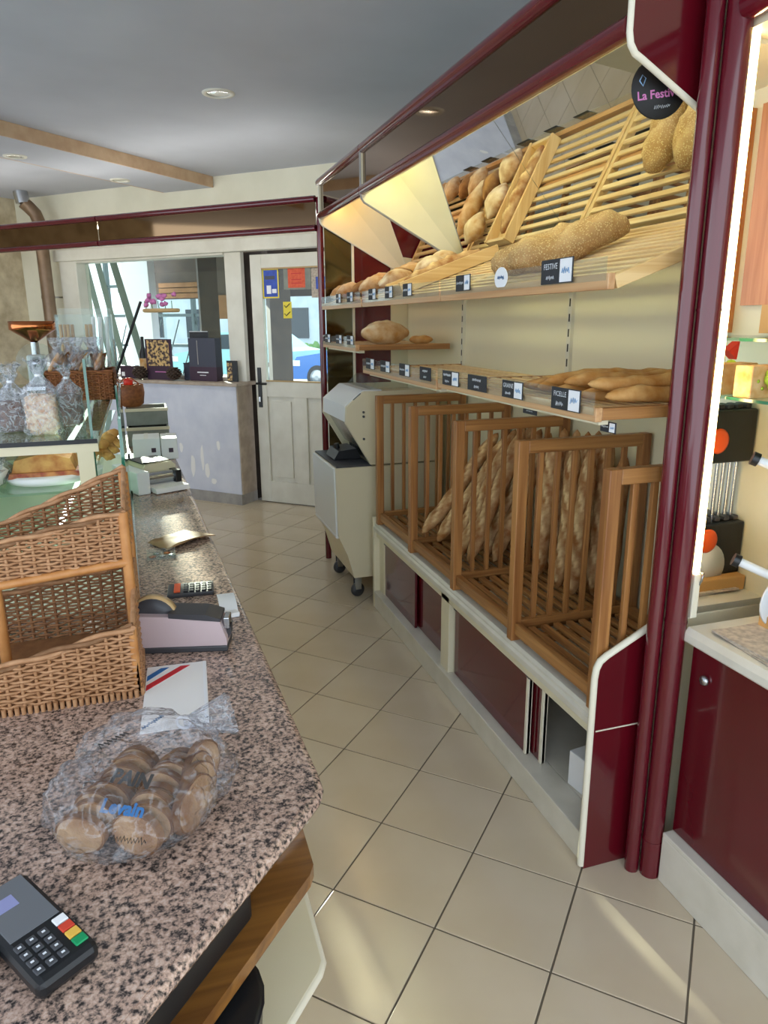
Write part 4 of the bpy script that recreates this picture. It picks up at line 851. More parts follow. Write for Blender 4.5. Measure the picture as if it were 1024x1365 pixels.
# ------------------------------------------------------------------ card terminal
TA = math.atan2(.78125-.926, -.1171+.2196)        # long side direction
tdir = Vector((math.cos(TA), math.sin(TA), 0)); tn = Vector((-tdir.y, tdir.x, 0))
tc_ = Vector((-.1171, .78125, .901))               # corner at the keypad end, right side
TMx = Matrix.Translation(tc_-tn*.0+Vector((0, 0, 0))) @ Matrix.Rotation(TA, 4, 'Z')      # local x along length (keypad end = 0), y to the far side
ter = thing('card_terminal', 'black card payment terminal with grey screen and coloured keys', 'card terminal', tc_, TA)
TT = TMx @ Matrix.Translation((0, -.078, 0)) @ Matrix.Rotation(R(3.5), 4, 'Y')
MB(TT).box(-.178, .0, 0, .078, .006, .034, .009).build('case', 'black_plastic', ter)
MB(TT).box(-.174, -.078, .008, .070, .0335, .0352, .001).build('screen', 'screen', ter)
MB(TT).box(-.150, -.128, .02, .045, .0351, .0356).build('screen_bar', 'screen_blue', ter)
for i in range(4):
    for j in range(3):
        kx = -.064+i*.0148; ky = .012+j*.0148
        k_ = MB(TT).box(kx-.0055, kx+.0055, ky-.0055, ky+.0055, .033, .0362, .0012).build('key', 'key_grey', ter)
        MB(TT).box(kx-.0015, kx+.0015, ky-.002, ky+.002, .0362, .0364).build('digit', 'chalk', k_)
for i, mt in enumerate(['card_white', 'key_red', 'key_yellow', 'key_green']):
    kx = -.066+i*.0148; MB(TT).box(kx-.0065, kx+.0065, .056, .072, .033, .0365, .0012).build('function_key', mt, ter)
MB(TT).box(-.178, -.09, -.03, 0, .0, .028, .008).build('side_dock', 'black_plastic', ter)
# price leaflet under the bag
lf = thing('leaflet', 'white paper leaflet with blue and red diagonal stripes on the counter', 'leaflet', (0, 1.43, .9))
LM = Matrix.Translation((-.0625, 1.579, .9005)) @ Matrix.Rotation(R(-3), 4, 'Z')
MB(LM).box(0, .130, -.28, 0, 0, .0015).build('sheet', 'paper', lf)
MB(LM).prism([(.002, -.045), (.002, -.068), (.048, -.012), (.030, -.012)][::-1], .0015, .0022, 'z').build('blue_stripe', 'ink_blue', lf); MB(LM).prism([(.002, -.088), (.002, -.112), (.094, -.012), (.073, -.012)][::-1], .0015, .0022, 'z').build('red_stripe', 'ink_red', lf)
MB(LM).box(.122, .128, -.25, -.005, .0015, .004).build('fold', 'card_white', lf)

# ------------------------------------------------------------------ bag of sliced bread
def bread_slice(c, ax, r, th, label, seed):
    c = Vector(c); ax = Vector(ax).normalized(); M = ax.to_track_quat('Z', 'Y').to_matrix().to_4x4()
    o = thing('bread_slice', label, 'bread slice', c-Vector((0, 0, r*.8)), 0, 'bread slices inside the clear bag')
    def ring(k): return [(r*(1+.05*noise.noise(Vector((math.cos(t), math.sin(t), seed))))*k*math.cos(t), r*.82*(1+.06*noise.noise(Vector((math.cos(t), math.sin(t), seed+4))))*k*math.sin(t)) for t in [j*2*math.pi/22 for j in range(22)]]
    MB(Matrix.Translation(c) @ M).prism(ring(1), -th/2, th/2, 'z').build('crust', 'slice_crust', o)
    MB(Matrix.Translation(c) @ M).prism(ring(.91), -th/2-.0008, th/2+.0008, 'z').build('crumb', 'slice_crumb', o)
k = 0
OR2 = ['first', 'second', 'third', 'fourth', 'fifth', 'sixth', 'seventh', 'eighth', 'ninth']
rj = random.Random(4)
def row(n, c0, c1, ax, r, nm):
    for i in range(n):
        t = i/(n-1); c = Vector(c0).lerp(Vector(c1), t)+Vector((rj.uniform(-.004, .004), 0, rj.uniform(-.003, .003)))
        a = Vector(ax)+Vector((rj.uniform(-.16, .16), rj.uniform(-.1, .1), rj.uniform(-.12, .12)))
        bread_slice(c, a, r*rj.uniform(.92, 1.05), .0125, 'bread slice in the %s row inside the clear bag, %s from the near end' % (nm, OR2[i]), i+len(nm))
row(8, (-.150, .985, .943), (-.075, 1.135, .943), (-.45, -.9, .1), .040, 'left')
row(8, (-.070, .955, .944), (.0, 1.10, .946), (-.5, -.85, .1), .042, 'middle')
row(5, (.002, .985, .945), (.03, 1.085, .955), (.8, -.45, .25), .042, 'right')
bg = thing('bread_bag', 'clear plastic bag of sliced bread printed with PAIN and Levain', 'bag', (-.06, 1.08, .9))
bm_ = MB(); vs = []; fs = []; NA, NB = 110, 60
bc = Vector((-.066, 1.055, .957)); bu = Vector((.45, .89, 0)).normalized(); bv = Vector((.89, -.45, 0)).normalized()
def bag_pt(t, g, push=0):
    """t 0..1 along the bag from the near end to the neck, g around"""
    wv = .122*(math.sin(math.pi*min(1, t*1.25+.06))**.55 if t < .56 else max(.0, math.cos((t-.56)/.44*math.pi/2))**.8*.98+.10)
    wz = .066*(.35+.65*math.sin(math.pi*min(1, t*1.2+.08)) if t < .6 else max(0, math.cos((t-.6)/.4*math.pi/2))*.98+.20)
    wr = noise.noise(Vector((t*7, math.cos(g)*2.4, math.sin(g)*2.4)))*.13+noise.noise(Vector((t*17, math.cos(g)*6, math.sin(g)*6)))*.09+abs(noise.noise(Vector((t*11+5, math.cos(g)*4, math.sin(g)*4))))*.12
    fold = math.sin(g*11+t*3)*max(0, t-.55)*.5
    k = 1+wr+fold*.5+push
    c = bc+bu*((t-.48)*.30)+Vector((0, 0, .006+.02*max(0, t-.6)))
    p = c+bv*(math.cos(g)*wv*k)+Vector((0, 0, 1))*(math.sin(g)*wz*k)
    p.z = max(p.z, .9012); return p
for i in range(NB+1):
    for j in range(NA): vs.append(bag_pt(i/NB, 2*math.pi*j/NA))
for i in range(NB):
    for j in range(NA): fs.append((i*NA+j, i*NA+(j+1) % NA, (i+1)*NA+(j+1) % NA, (i+1)*NA+j))
fs.append(list(range(NA))[::-1])
bm_._add(vs, fs, True); bm_.build('film', 'bag_film', bg)
fan = MB(); vs = []; fs = []; c0 = bag_pt(1, 0)*.5+bag_pt(1, math.pi)*.5
for i in range(9):
    t = i/8; 
    for j in range(40):
        g = 2*math.pi*j/40; rr = .012+.05*t; p = c0+(bu*.5+bv*.85).normalized()*(t*.085)+bv*0
        side = Vector((0, 0, 1)).cross((bu*.5+bv*.85).normalized())
        q_ = p+side*(math.cos(g)*rr*(1+.25*math.sin(g*7)))+Vector((0, 0, 1))*(math.sin(g)*rr*.35*(1+.4*math.sin(g*9+t*2))); q_.z = max(q_.z, .9015); vs.append(q_)
for i in range(8):
    for j in range(40): fs.append((i*40+j, i*40+(j+1) % 40, (i+1)*40+(j+1) % 40, (i+1)*40+j))
fan._add(vs, fs, True); fan.build('gathered_neck', 'bag_film_white', bg)
MB().tube([c0+bv*.013*math.cos(a)+Vector((0, 0, .011*math.sin(a))) for a in [k*math.pi/6 for k in range(13)]], .003, 6).build('tie', 'card_white', bg)
def on_bag(body, size, mat, cx, cy, zz, rot, tilt, bold=0):
    Mx = Matrix.Translation((cx, cy, zz+.009)) @ Matrix.Rotation(rot, 4, 'Z') @ Matrix.Rotation(tilt, 4, 'X'); return text(body, size, mat, bg, Mx, 'print', bold=bold)
on_bag('PAIN', .029, 'ink_dark', -.075, .968, 1.016, R(-33), R(30), .0014); on_bag('Levain', .026, 'ink_navy', -.088, .932, .996, R(-29), R(36), .0011)
def bag_marks(w, h, mat, cx, cy, zz, rot, tilt, sd): return scribble(w, h, mat, bg, Matrix.Translation((cx, cy, zz+.009)) @ Matrix.Rotation(rot, 4, 'Z') @ Matrix.Rotation(tilt, 4, 'X'), sd, 'print_marks')
bag_marks(.05, .010, 'ink_dark', -.082, .900, .968, R(-26), R(48), 1); bag_marks(.05, .014, 'ink_dark', -.105, 1.085, 1.016, R(35), R(4), 2); bag_marks(.045, .010, 'ink_navy', -.045, 1.115, 1.018, R(45), R(0), 3)

# ------------------------------------------------------------------ tape dispenser, calculator, receipts
tp = thing('tape_dispenser', 'mauve desk tape dispenser with grey base on the counter', 'tape dispenser', (.03, 1.68, .9), R(-10))
TD = Matrix.Translation((.02, 1.675, .9)) @ Matrix.Rotation(R(-14), 4, 'Z')
bodyp = [(-.098, .012), (-.098, .085), (-.092, .094), (.06, .086), (.098, .075), (.112, .03), (.112, .012)]
MB(TD).prism(bodyp, -.035, .035, 'y').build('body', 'mauve_plastic', tp)
MB(TD).box(-.102, .114, -.039, .039, 0, .0145, .003).build('base', 'dark_grey', tp)
MB(TD).prism([(-.02, .088), (-.02, .099), (.065, .094), (.10, .082), (.10, .075)], -.036, .036, 'y').build('top_cover', 'dark_grey', tp)
rl = MB(TD).lathe([(.02, -.014), (.054, -.014), (.054, .014), (.02, .014)], n=28, M=Matrix.Translation((-.062, 0, .075)) @ Matrix.Rotation(math.pi/2, 4, 'X')).build('tape_hub', 'dark_grey', tp)
MB(TD).lathe([(.038, -.011), (.0565, -.011), (.0565, .011), (.038, .011)], n=28, M=Matrix.Translation((-.062, 0, .077)) @ Matrix.Rotation(math.pi/2, 4, 'X')).build('tape_roll', 'tape', tp)
MB(TD).box(.104, .118, -.02, .02, .05, .078, .002).build('cutter_guard', 'steel', tp); MB(TD).prism([(.098, .03), (.12, .055), (.12, .035), (.112, .02)], -.012, .012, 'y').build('cutter_teeth', 'dark_grey', tp)
ca = thing('calculator', 'small black calculator with an orange key behind the tape dispenser', 'calculator', (.07, 2.04, .9))
CM2 = Matrix.Translation((.065, 2.045, .9)) @ Matrix.Rotation(R(-4), 4, 'Z')
MB(CM2).box(-.07, .06, -.045, .045, 0, .012, .003).build('case', 'dark_grey', ca)
for i in range(5):
    for j in range(4): MB(CM2).box(-.025+i*.017, -.013+i*.017, -.036+j*.019, -.022+j*.019, .012, .016, .001).build('key', 'black_plastic', ca)
MB(CM2).box(-.052, -.034, -.034, .036, .012, .0165, .002).build('orange_key', 'orange_disc', ca)
rp = thing('till_receipts', 'curled white till receipts at the counter edge by the tape dispenser', 'receipts', (.155, 1.89, .9))
MB().prism([(y, .9012+.022*abs(math.sin((y-1.81)*16))) for y in [1.81+.01*i for i in range(14)]]+[(y, .9025+.022*abs(math.sin((y-1.81)*16))) for y in [1.81+.01*i for i in range(13, -1, -1)]], .125, .172, 'x').build('strip', 'card_white', rp)
MB(Matrix.Translation((.15, 1.83, .9)) @ Matrix.Rotation(R(15), 4, 'Z')).box(-.02, .02, -.02, .02, 0, .012, .002).build('pad', 'paper', rp)
kb = thing('kraft_bag', 'flat brown paper bag lying on the counter', 'bag', (.06, 2.57, .9))
kv = [(-.058, 2.57), (.003, 2.455), (.178, 2.587), (.07, 2.69)]
n_ = 10; g_ = MB(); vs = []; fs = []
for i in range(n_+1):
    for j in range(n_+1):
        a, b = i/n_, j/n_; p = Vector(kv[0])*(1-a)*(1-b)+Vector(kv[1])*a*(1-b)+Vector(kv[2])*a*b+Vector(kv[3])*(1-a)*b
        vs.append((p.x, p.y, .904+.012*abs(noise.noise(Vector((a*3, b*3, 2))))+.010*math.sin(math.pi*b)*a))
for i in range(n_):
    for j in range(n_): fs.append((i*(n_+1)+j, i*(n_+1)+j+1, (i+1)*(n_+1)+j+1, (i+1)*(n_+1)+j))
g_._add(vs, fs, True); ko = g_.build('paper_body', 'kraft', kb); sd_ = ko.modifiers.new('s', 'SOLIDIFY'); sd_.thickness = .003
co = thing('coin_tray', 'clear plastic coin tray in front of the brown paper bag', 'tray', (0, 2.4, .9))
for k_, (x, y) in enumerate([(-.045, 2.43), (-.02, 2.41), (.02, 2.41), (-.05, 2.40)]): pass
MB().box(-.062, .03, 2.37, 2.45, .9005, .905, .002).build('base', 'acrylic', co)
for a in ((-.062, -.059, 2.37, 2.45), (.027, .03, 2.37, 2.45), (-.059, .027, 2.37, 2.373), (-.059, .027, 2.447, 2.45)): MB().box(*a, .905, .918).build('rim', 'acrylic', co)
CC = ['copper', 'steel', 'steel', 'copper', 'steel']
for k_ in range(5):
    x, y = -.045+k_*.016, 2.40+.03*(k_ % 2)
    tag(MB().lathe([(.001, 0), (.0115, 0), (.0118, .002), (.001, .0024)], (x, y, .9055), 18).build('coin', CC[k_], None, (x, y, .9055)), 'small coin lying in the clear coin tray', 'coin', 'coins in the tray')

# ------------------------------------------------------------------ wicker
def wicker_panel(b, p0, p1, zb, zt, out, sp_=.028, dz=.0074, r=.0034, th=.0042, stake=.004, st=None, phase=0):
    """weave between p0 and p1 (x,y); zb, zt: functions of 0..1; out = outward normal (x,y)"""
    p0, p1 = Vector((p0[0], p0[1], 0)), Vector((p1[0], p1[1], 0)); L_ = (p1-p0).length; ns = max(2, round(L_/sp_)); o = Vector((out[0], out[1], 0))
    for i in range(ns+1):
        t = i/ns; q = p0.lerp(p1, t); (st or b).tube([(q.x, q.y, zb(t)-.002), (q.x, q.y, zt(t))], stake, 5)
    z0 = min(zb(0), zb(1), zb(.5)); z1 = max(zt(i/20) for i in range(21)); k = 0; z = z0+dz*.5
    while z < z1-dz*.3:
        run = []
        for i in range(ns*4+1):
            t = i/(ns*4)
            if zb(t) <= z <= zt(t)-.002:
                q = p0.lerp(p1, t)+o*(th*math.cos(math.pi*(t*ns+k+phase))); run.append((q.x, q.y, z+.0012*math.sin(i*1.7+k*2.1)))
            else:
                if len(run) > 2: b.tube(run, r, 5, cap=False)
                run = []
        if len(run) > 2: b.tube(run, r, 5, cap=False)
        z += dz; k += 1
def rim(b, pts, r=.0055, n=2, tw=.005):
    pts = [Vector(p) for p in pts]; dense = []
    for a, c in zip(pts[:-1], pts[1:]):
        m = max(2, int((c-a).length/.012))
        for i in range(m): dense.append(a.lerp(c, i/m))
    dense.append(pts[-1])
    for k in range(n): b.tube([p+Vector((0, tw*math.cos(i*.55+k*math.pi), tw*math.sin(i*.55+k*math.pi))) for i, p in enumerate(dense)], r, 6)
wk = thing('wicker_stand', 'two-tier wicker display stand on the granite counter', 'wicker stand', (-.33, 1.65, .9))
XL, XR = -.60, -.078
def lerp(a, b, t): return a+(b-a)*t
# lower tray
lowf = lambda t: lerp(.955, 1.052, max(0, min(1, (t-.05)/.95))**1.15)
w1 = MB(); wicker_panel(w1, (XL, 1.46), (XR, 1.46), lambda t: .912, lowf, (0, -1)); tag(w1.build('lower_front_weave', 'wicker', wk), kind='stuff')
w1 = MB(); wicker_panel(w1, (XR, 1.46), (XR, 1.80), lambda t: .912, lambda t: lerp(1.05, 1.09, t), (1, 0)); tag(w1.build('lower_side_weave', 'wicker', wk), kind='stuff')
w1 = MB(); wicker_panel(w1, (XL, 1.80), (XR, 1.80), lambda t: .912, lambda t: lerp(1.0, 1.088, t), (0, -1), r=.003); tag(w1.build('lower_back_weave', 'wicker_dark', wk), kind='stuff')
w1 = MB(); rim(w1, [(lerp(XL, XR, i/12), 1.46, lowf(i/12)+.003) for i in range(13)], n=3); rim(w1, [(XR, 1.46, 1.054), (XR, 1.80, 1.093)]); rim(w1, [(lerp(XL, XR, i/12), 1.80, lerp(1.0, 1.088, i/12)) for i in range(13)]); w1.build('lower_rim', 'wicker', wk)
w1 = MB()
for k in range(44): w1.tube([(XL+k*.012, 1.452, .9), (XL+k*.012, 1.452, .916)], .0052, 5)
for k in range(28): w1.tube([(XR+.006, 1.46+k*.012, .9), (XR+.006, 1.46+k*.012, .916)], .0052, 5)
tag(w1.build('foot_braid', 'wicker', wk), kind='stuff')
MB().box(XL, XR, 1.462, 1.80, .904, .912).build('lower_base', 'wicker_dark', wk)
MB().tube([(XR-.002, 1.47, .905), (XR-.002, 1.462, 1.0), (XR-.002, 1.465, 1.055)], .009, 8).build('corner_post', 'wicker_pole', wk)
# upper tray, falling slightly to the left
upb = lambda t: lerp(1.100, 1.150, t); upf = lambda t: lerp(1.15, 1.256, max(0, min(1, t))**1.0)
bkt = lambda t: lerp(1.12, 1.315, t**1.15)
UF, UB, UR = 1.63, 1.84, -.082
w1 = MB(); wicker_panel(w1, (XL, UF), (UR, UF), upb, upf, (0, -1)); tag(w1.build('upper_front_weave', 'wicker', wk), kind='stuff')
w1 = MB(); wicker_panel(w1, (UR, UF), (UR, UB), lambda t: 1.15, lambda t: lerp(1.256, 1.31, t), (1, 0)); tag(w1.build('upper_side_weave', 'wicker', wk), kind='stuff')
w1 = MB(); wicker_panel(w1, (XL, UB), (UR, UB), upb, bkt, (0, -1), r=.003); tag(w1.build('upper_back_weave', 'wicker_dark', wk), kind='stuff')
w1 = MB(); rim(w1, [(lerp(XL, UR, i/12), UF, upf(i/12)+.003) for i in range(13)], n=3); rim(w1, [(UR, UF, 1.258), (UR, UB, 1.315)]); rim(w1, [(lerp(XL, UR, i/12), UB, bkt(i/12)+.002) for i in range(13)]); w1.build('upper_rim', 'wicker', wk)
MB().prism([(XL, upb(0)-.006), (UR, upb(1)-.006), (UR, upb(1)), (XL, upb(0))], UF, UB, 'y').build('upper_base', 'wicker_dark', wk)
MB().tube([(XL, UF-.002, upb(0)-.008), (UR, UF-.002, upb(1)-.008)], .010, 8).build('cross_pole', 'wicker_pole', wk)
MB().tube([(XL, UB, upb(0)-.008), (UR, UB, upb(1)-.008)], .008, 8).build('cross_pole', 'wicker_pole', wk)
for (x, y, z0, z1) in ((UR-.002, UF, .905, 1.258), (UR-.002, UB-.02, .905, 1.31), (-.355, UF, .905, 1.12)):
    MB().tube([(x, y, z0), (x, y, z1)], .0115, 8).build('post', 'wicker_pole', wk)

# ------------------------------------------------------------------ glass display case
dc = thing('display_case', 'glass pastry display case with glass top standing on the counter', 'display case', (-.5, 3.2, .9))
def gx(y): return -.074-.031*(y-1.72)
def pane_y(name, y0, y1, off, z0, z1, mat, edge=True, th=.008):
    A, B_ = (gx(y0)+off, y0), (gx(y1)+off, y1)
    o = MB().prism([A, B_, (B_[0]-th, B_[1]), (A[0]-th, A[1])], z0, z1, 'z').build(name, mat, dc)
    if edge: MB().prism([(A[0], A[1]-.002), (A[0], A[1]), (A[0]-th, A[1]), (A[0]-th, A[1]-.002)], z0, z1, 'z').build('pane_edge', 'glass_edge', o)
pane_y('front_pane', 1.90, 3.05, 0, .903, 1.43, 'glass'); pane_y('front_pane', 3.08, 4.5, -.015, .903, 1.42, 'glass')
pane_y('guard_pane', 2.28, 2.9, -.085, 1.16, 1.56, 'glass')
MB().prism([(gx(1.9)+.004, 1.9), (gx(4.5)+.004, 4.5), (gx(4.5)-.012, 4.5), (gx(1.9)-.012, 1.9)], .9005, .912, 'z').build('bottom_channel', 'steel', dc)
top = [(-.165, 2.26), (-.19, 4.5), (-1.0, 4.5), (-1.0, 2.26)]
tg = MB().prism(top, 1.322, 1.33, 'z').build('top_pane', 'glass_green', dc)
MB().prism([(-1.0, 1.318), (-.165, 1.318), (-.165, 1.331), (-1.0, 1.331)], 2.256, 2.26, 'y').build('pane_edge', 'black_plastic', tg)
bx('top_frame', 'slicer_cream', dc, -1.0, -.165, 2.262, 2.28, 1.292, 1.318); MB().prism([(-.165, 2.28), (-.165-.025, 4.48), (-.205-.025, 4.48), (-.205, 2.28)], 1.308, 1.320, 'z').build('top_frame', 'slicer_cream', dc)
bx('case_upright', 'slicer_cream', dc, -.225, -.18, 2.264, 2.30, .905, 1.292)
bx('inner_shelf', 'glass_green', dc, -1.0, -.21, 2.30, 4.45, 1.165, 1.172); bx('deck', 'deck_cream', dc, -1.0, -.12, 1.95, 4.45, .902, .912)
bx('rear_panel', 'deck_cream', dc, -1.012, -1.0, 2.262, 4.5, .905, 1.29)
MB().tube([(-.26, 2.32, 1.30), (-.27, 4.4, 1.30)], .009, 8).build('fluorescent_tube', 'tube_green', dc)
MB().tube([(-.26, 2.0, 1.145), (-.27, 4.4, 1.145)], .008, 8).build('fluorescent_tube', 'tube_green', dc)
MB().tube([(gx(1.9)+.004, 1.92, 1.085), (gx(1.9)-.012, 1.92, 1.085)], .018, 12).build('pane_clamp', 'steel', dc)
# rod standing against the far pane
tag(MB().tube([(-.197, 3.95, 1.331), (-.015, 4.0, 1.765)], .007, 8).build('stay_rod', 'black_matt', None, (-.197, 3.95, 1.331)), 'slanting black stay rod above the glass case', 'rod')
# pastries in the case
def tart(c, label):
    o = thing('filled_tart', label, 'pastry', c)
    x, y, z = c
    MB().lathe([(.001, 0), (.12, 0), (.135, .02), (.12, .026), (.001, .022)], c, 24).build('paper_tray', 'paper', o)
    MB().prism([(x-.10, z+.022), (x-.085, z+.075), (x, z+.095), (x+.075, z+.075), (x+.095, z+.022)], y-.07, y+.10, 'y').build('crust', 'pastry', o)
    MB().prism([(x-.105, z+.022), (x-.10, z+.038), (x+.10, z+.038), (x+.105, z+.022)], y-.09, y+.10, 'y').build('filling', 'tart_red', o)
tart((-.34, 2.50, 1.173), 'browned filled tart in foil on the case shelf below the bagged nuts')
for k, (x, y, mt, lb) in enumerate([(-.50, 2.30, 'brioche', 'yellow sugared bun at the left inside the display case'), (-.44, 2.33, 'brioche', 'second yellow sugared bun beside the first in the case'), (-.345, 2.27, 'sugar', 'pale crumbly bun on the case deck'), (-.58, 2.36, 'brioche', 'yellow bun furthest left in the display case')]):
    tag(MB().blob((x, y, .948), (.048, .048, .036), 16, 10, .35, 12, k).build('sweet_bun', mt, None, (x, y, .912)), lb, 'bun', 'sweet buns in the display case')
for k in range(3):
    b_ = MB(); x, y = -.19+k*.012, 2.75+k*.13
    for j in range(5): b_.blob((x+.02*math.cos(j*1.3), y+.02*math.sin(j*1.3), 1.195+.012*j), (.024, .024, .016), 9, 6, .4, 9, j)
    tag(b_.build('golden_pastry', 'pastry', None, (x, y, 1.173)), ['golden pastry nearest the case upright', 'golden pastry second behind the case upright', 'golden pastry third behind the case upright'][k], 'pastry', 'golden pastries by the front pane')
# plastic-wrapped block in the case on the left
pw = thing('wrapped_block', 'plastic-wrapped pastry pack at the left edge of the display case', 'pack', (-.52, 2.40, 1.173))
MB().blob((-.52, 2.42, 1.225), (.07, .08, .05), 16, 10, .4, 10, 3).build('contents', 'paper', pw); MB().blob((-.52, 2.42, 1.228), (.078, .088, .056), 18, 12, .6, 14, 4).build('wrap', 'bag_film_white', pw)

# ------------------------------------------------------------------ bagged goods on the glass top
def goods_bag(x, y, z, w, h, hn, mt, label, seed, wd=.8):
    o = thing('gift_bag', label, 'bag', (x, y, z), 0, 'tied clear gift bags on the glass top')
    MB().blob((x, y, z+h*.47), (w*.45, w*.42*wd, h*.47), 28, 20, .16, 24, seed, None, .45).build('contents', mt, o)
    b = MB(); vs = []; fs = []; n, m = 28, 16
    for i in range(m+1):
        t = i/m; zz = z+.001+t*hn
        k = .5 if zz < z+h else .5*max(.16, 1-((zz-z-h)/(hn-h))*1.9) if zz < z+h+(hn-h)*.45 else .5*(.16+.5*((zz-z-h-(hn-h)*.45)/((hn-h)*.55)))
        for j in range(n):
            g = 2*math.pi*j/n; sq = (abs(math.cos(g))**4+abs(math.sin(g))**4)**-.25 if zz < z+h else 1
            q = k*w*sq*(1+.28*noise.noise(Vector((math.cos(g)*3.5, math.sin(g)*3.5, t*9+seed)))+(.28*math.sin(g*7+seed) if zz > z+h else 0))
            vs.append((x+math.cos(g)*q+.012*noise.noise(Vector((t*5, seed, 1)))*t, y+math.sin(g)*q*wd, zz-(.02*abs(math.sin(g*4+seed)) if i == m else 0)))
    for i in range(m):
        for j in range(n): fs.append((i*n+j, i*n+(j+1) % n, (i+1)*n+(j+1) % n, (i+1)*n+j))
    b._add(vs, fs, True); b.build('film', 'bag_film_white', o)
    MB().lathe([(w*.08, 0), (w*.1, .002), (w*.1, .006), (w*.08, .008)], (x, y, z+h+(hn-h)*.42), 12).build('tie', 'card_white', o)
goods_bag(-.325, 2.42, 1.331, .10, .13, .235, 'candy', 'tied clear bag of pale nougat pieces at the front of the glass top', 1)
goods_bag(-.42, 2.52, 1.331, .10, .10, .22, 'dark_nut', 'tied clear bag of dark nuts left of the pale one', 2)
goods_bag(-.265, 2.60, 1.331, .085, .11, .21, 'dark_nut', 'tied clear bag of dark nuts right behind the pale one', 3)
goods_bag(-.47, 2.75, 1.331, .10, .08, .17, 'dark_nut', 'small tied clear bag furthest left on the glass top', 4)
# dark basket of bagged rusks
bs = thing('rusk_basket', 'brown rectangular wicker basket on the glass top', 'basket', (-.29, 3.55, 1.331))
b_ = MB(); bz = lambda t: 1.334; tz = lambda t: 1.452
for (a, c, o_) in [((-.43, 3.42), (-.158, 3.42), (0, -1)), ((-.158, 3.42), (-.158, 3.68), (1, 0)), ((-.43, 3.68), (-.158, 3.68), (0, 1)), ((-.43, 3.42), (-.43, 3.68), (-1, 0))]: wicker_panel(b_, a, c, bz, tz, o_, sp_=.02, dz=.0078, r=.0036, th=.003)
tag(b_.build('weave', 'wicker_brown', bs), kind='stuff'); MB().box(-.425, -.163, 3.425, 3.675, 1.332, 1.44).build('lining', 'wicker_brown', bs)
b_ = MB(); rim(b_, [(-.43, 3.42, 1.453), (-.158, 3.42, 1.453), (-.158, 3.68, 1.453), (-.43, 3.68, 1.453), (-.43, 3.42, 1.453)], r=.005); b_.build('rim', 'wicker_brown', bs)
for k, (x, y) in enumerate([(-.38, 3.47), (-.30, 3.48), (-.225, 3.47), (-.34, 3.60), (-.25, 3.60)]):
    o = thing('rusk_bag', ['clear bag of rusks at the left front of the brown basket', 'clear bag of rusks at the middle front of the brown basket', 'clear bag of rusks at the right front of the brown basket', 'clear bag of rusks at the back left of the brown basket', 'clear bag of rusks at the back right of the brown basket'][k], 'bag', (x, y, 1.44), 0, 'bagged rusks in the brown basket')
    for j in range(3):
        M = Matrix.Translation((x+(j-1)*.018, y+.01*j, 1.485)) @ Matrix.Rotation(R(28), 4, 'Y'); MB(M).blob((0, 0, 0), (.014, .03, .055), 10, 8, .3, 8, k*3+j).build('rusk', 'dark_loaf' if (k+j) % 3 else 'pastry', o)
    MB().blob((x, y+.01, 1.49), (.046, .05, .06), 16, 10, .5, 12, k+20).build('film', 'bag_film', o)
    b_ = MB(); b_.lathe([(.014, 1.535), (.012, 1.55), (.026, 1.575), (.034, 1.60)], (x, y+.015, 0), 14); b_.build('gathered_top', 'bag_film_white', o)
# acrylic stand with biscuit tubes behind the basket
ab = thing('biscuit_box', 'clear acrylic box of golden biscuit sticks behind the brown basket', 'box', (-.25, 3.82, 1.331))
for a in [(-.40, -.16, 3.76, 3.764, 1.331, 1.70), (-.40, -.16, 3.90, 3.904, 1.331, 1.73), (-.404, -.40, 3.76, 3.904, 1.331, 1.70), (-.16, -.156, 3.76, 3.904, 1.331, 1.70)]: bx('pane', 'acrylic', ab, *a)
for k in range(6): MB().tube([(-.385+k*.016+(k > 3)*.05, 3.80+.03*(k % 2), 1.335), (-.385+k*.016+(k > 3)*.05, 3.80+.03*(k % 2), 1.655)], .008, 8).build('biscuit_stick', 'cork', ab)
for k in range(3): MB().tube([(-.25+k*.03, 3.82, 1.335), (-.24+k*.03, 3.84, 1.69)], .009, 8).build('wrapped_stick', 'paper', ab)
# coffee grinder with copper hopper
cg = thing('coffee_grinder', 'coffee grinder with a shiny copper funnel hopper at the left', 'coffee grinder', (-.55, 4.05, 1.331))
gx0, gy0 = -.54, 4.05
MB().lathe([(.006, 1.568), (.014, 1.57), (.102, 1.628), (.108, 1.632), (.108, 1.672), (.103, 1.672), (.100, 1.634), (.010, 1.576), (.006, 1.574)], (gx0, gy0, 0), 40).build('hopper', 'copper', cg)
MB().lathe([(.02, 1.50), (.02, 1.57)], (gx0, gy0, 0), 16).build('neck', 'steel', cg)
MB().box(gx0-.04, gx0+.04, gy0-.05, gy0+.05, 1.36, 1.51, .012).build('body', 'slicer_white', cg); MB().box(gx0-.055, gx0+.055, gy0-.07, gy0+.07, 1.331, 1.36, .006).build('base', 'steel', cg)
MB().lathe([(.001, 0), (.095, 0), (.098, .006), (.095, .012), (.03, .014), (.028, .03), (.001, .032)], n=32, M=Matrix.Translation((gx0+.01, gy0-.05, 1.47)) @ Matrix.Rotation(math.pi/2, 4, 'X')).build('flywheel', 'acrylic', cg)
MB().lathe([(.001, 0), (.02, 0), (.018, .02), (.001, .022)], n=16, M=Matrix.Translation((gx0+.01, gy0-.08, 1.47)) @ Matrix.Rotation(math.pi/2, 4, 'X')).build('hub', 'steel', cg)

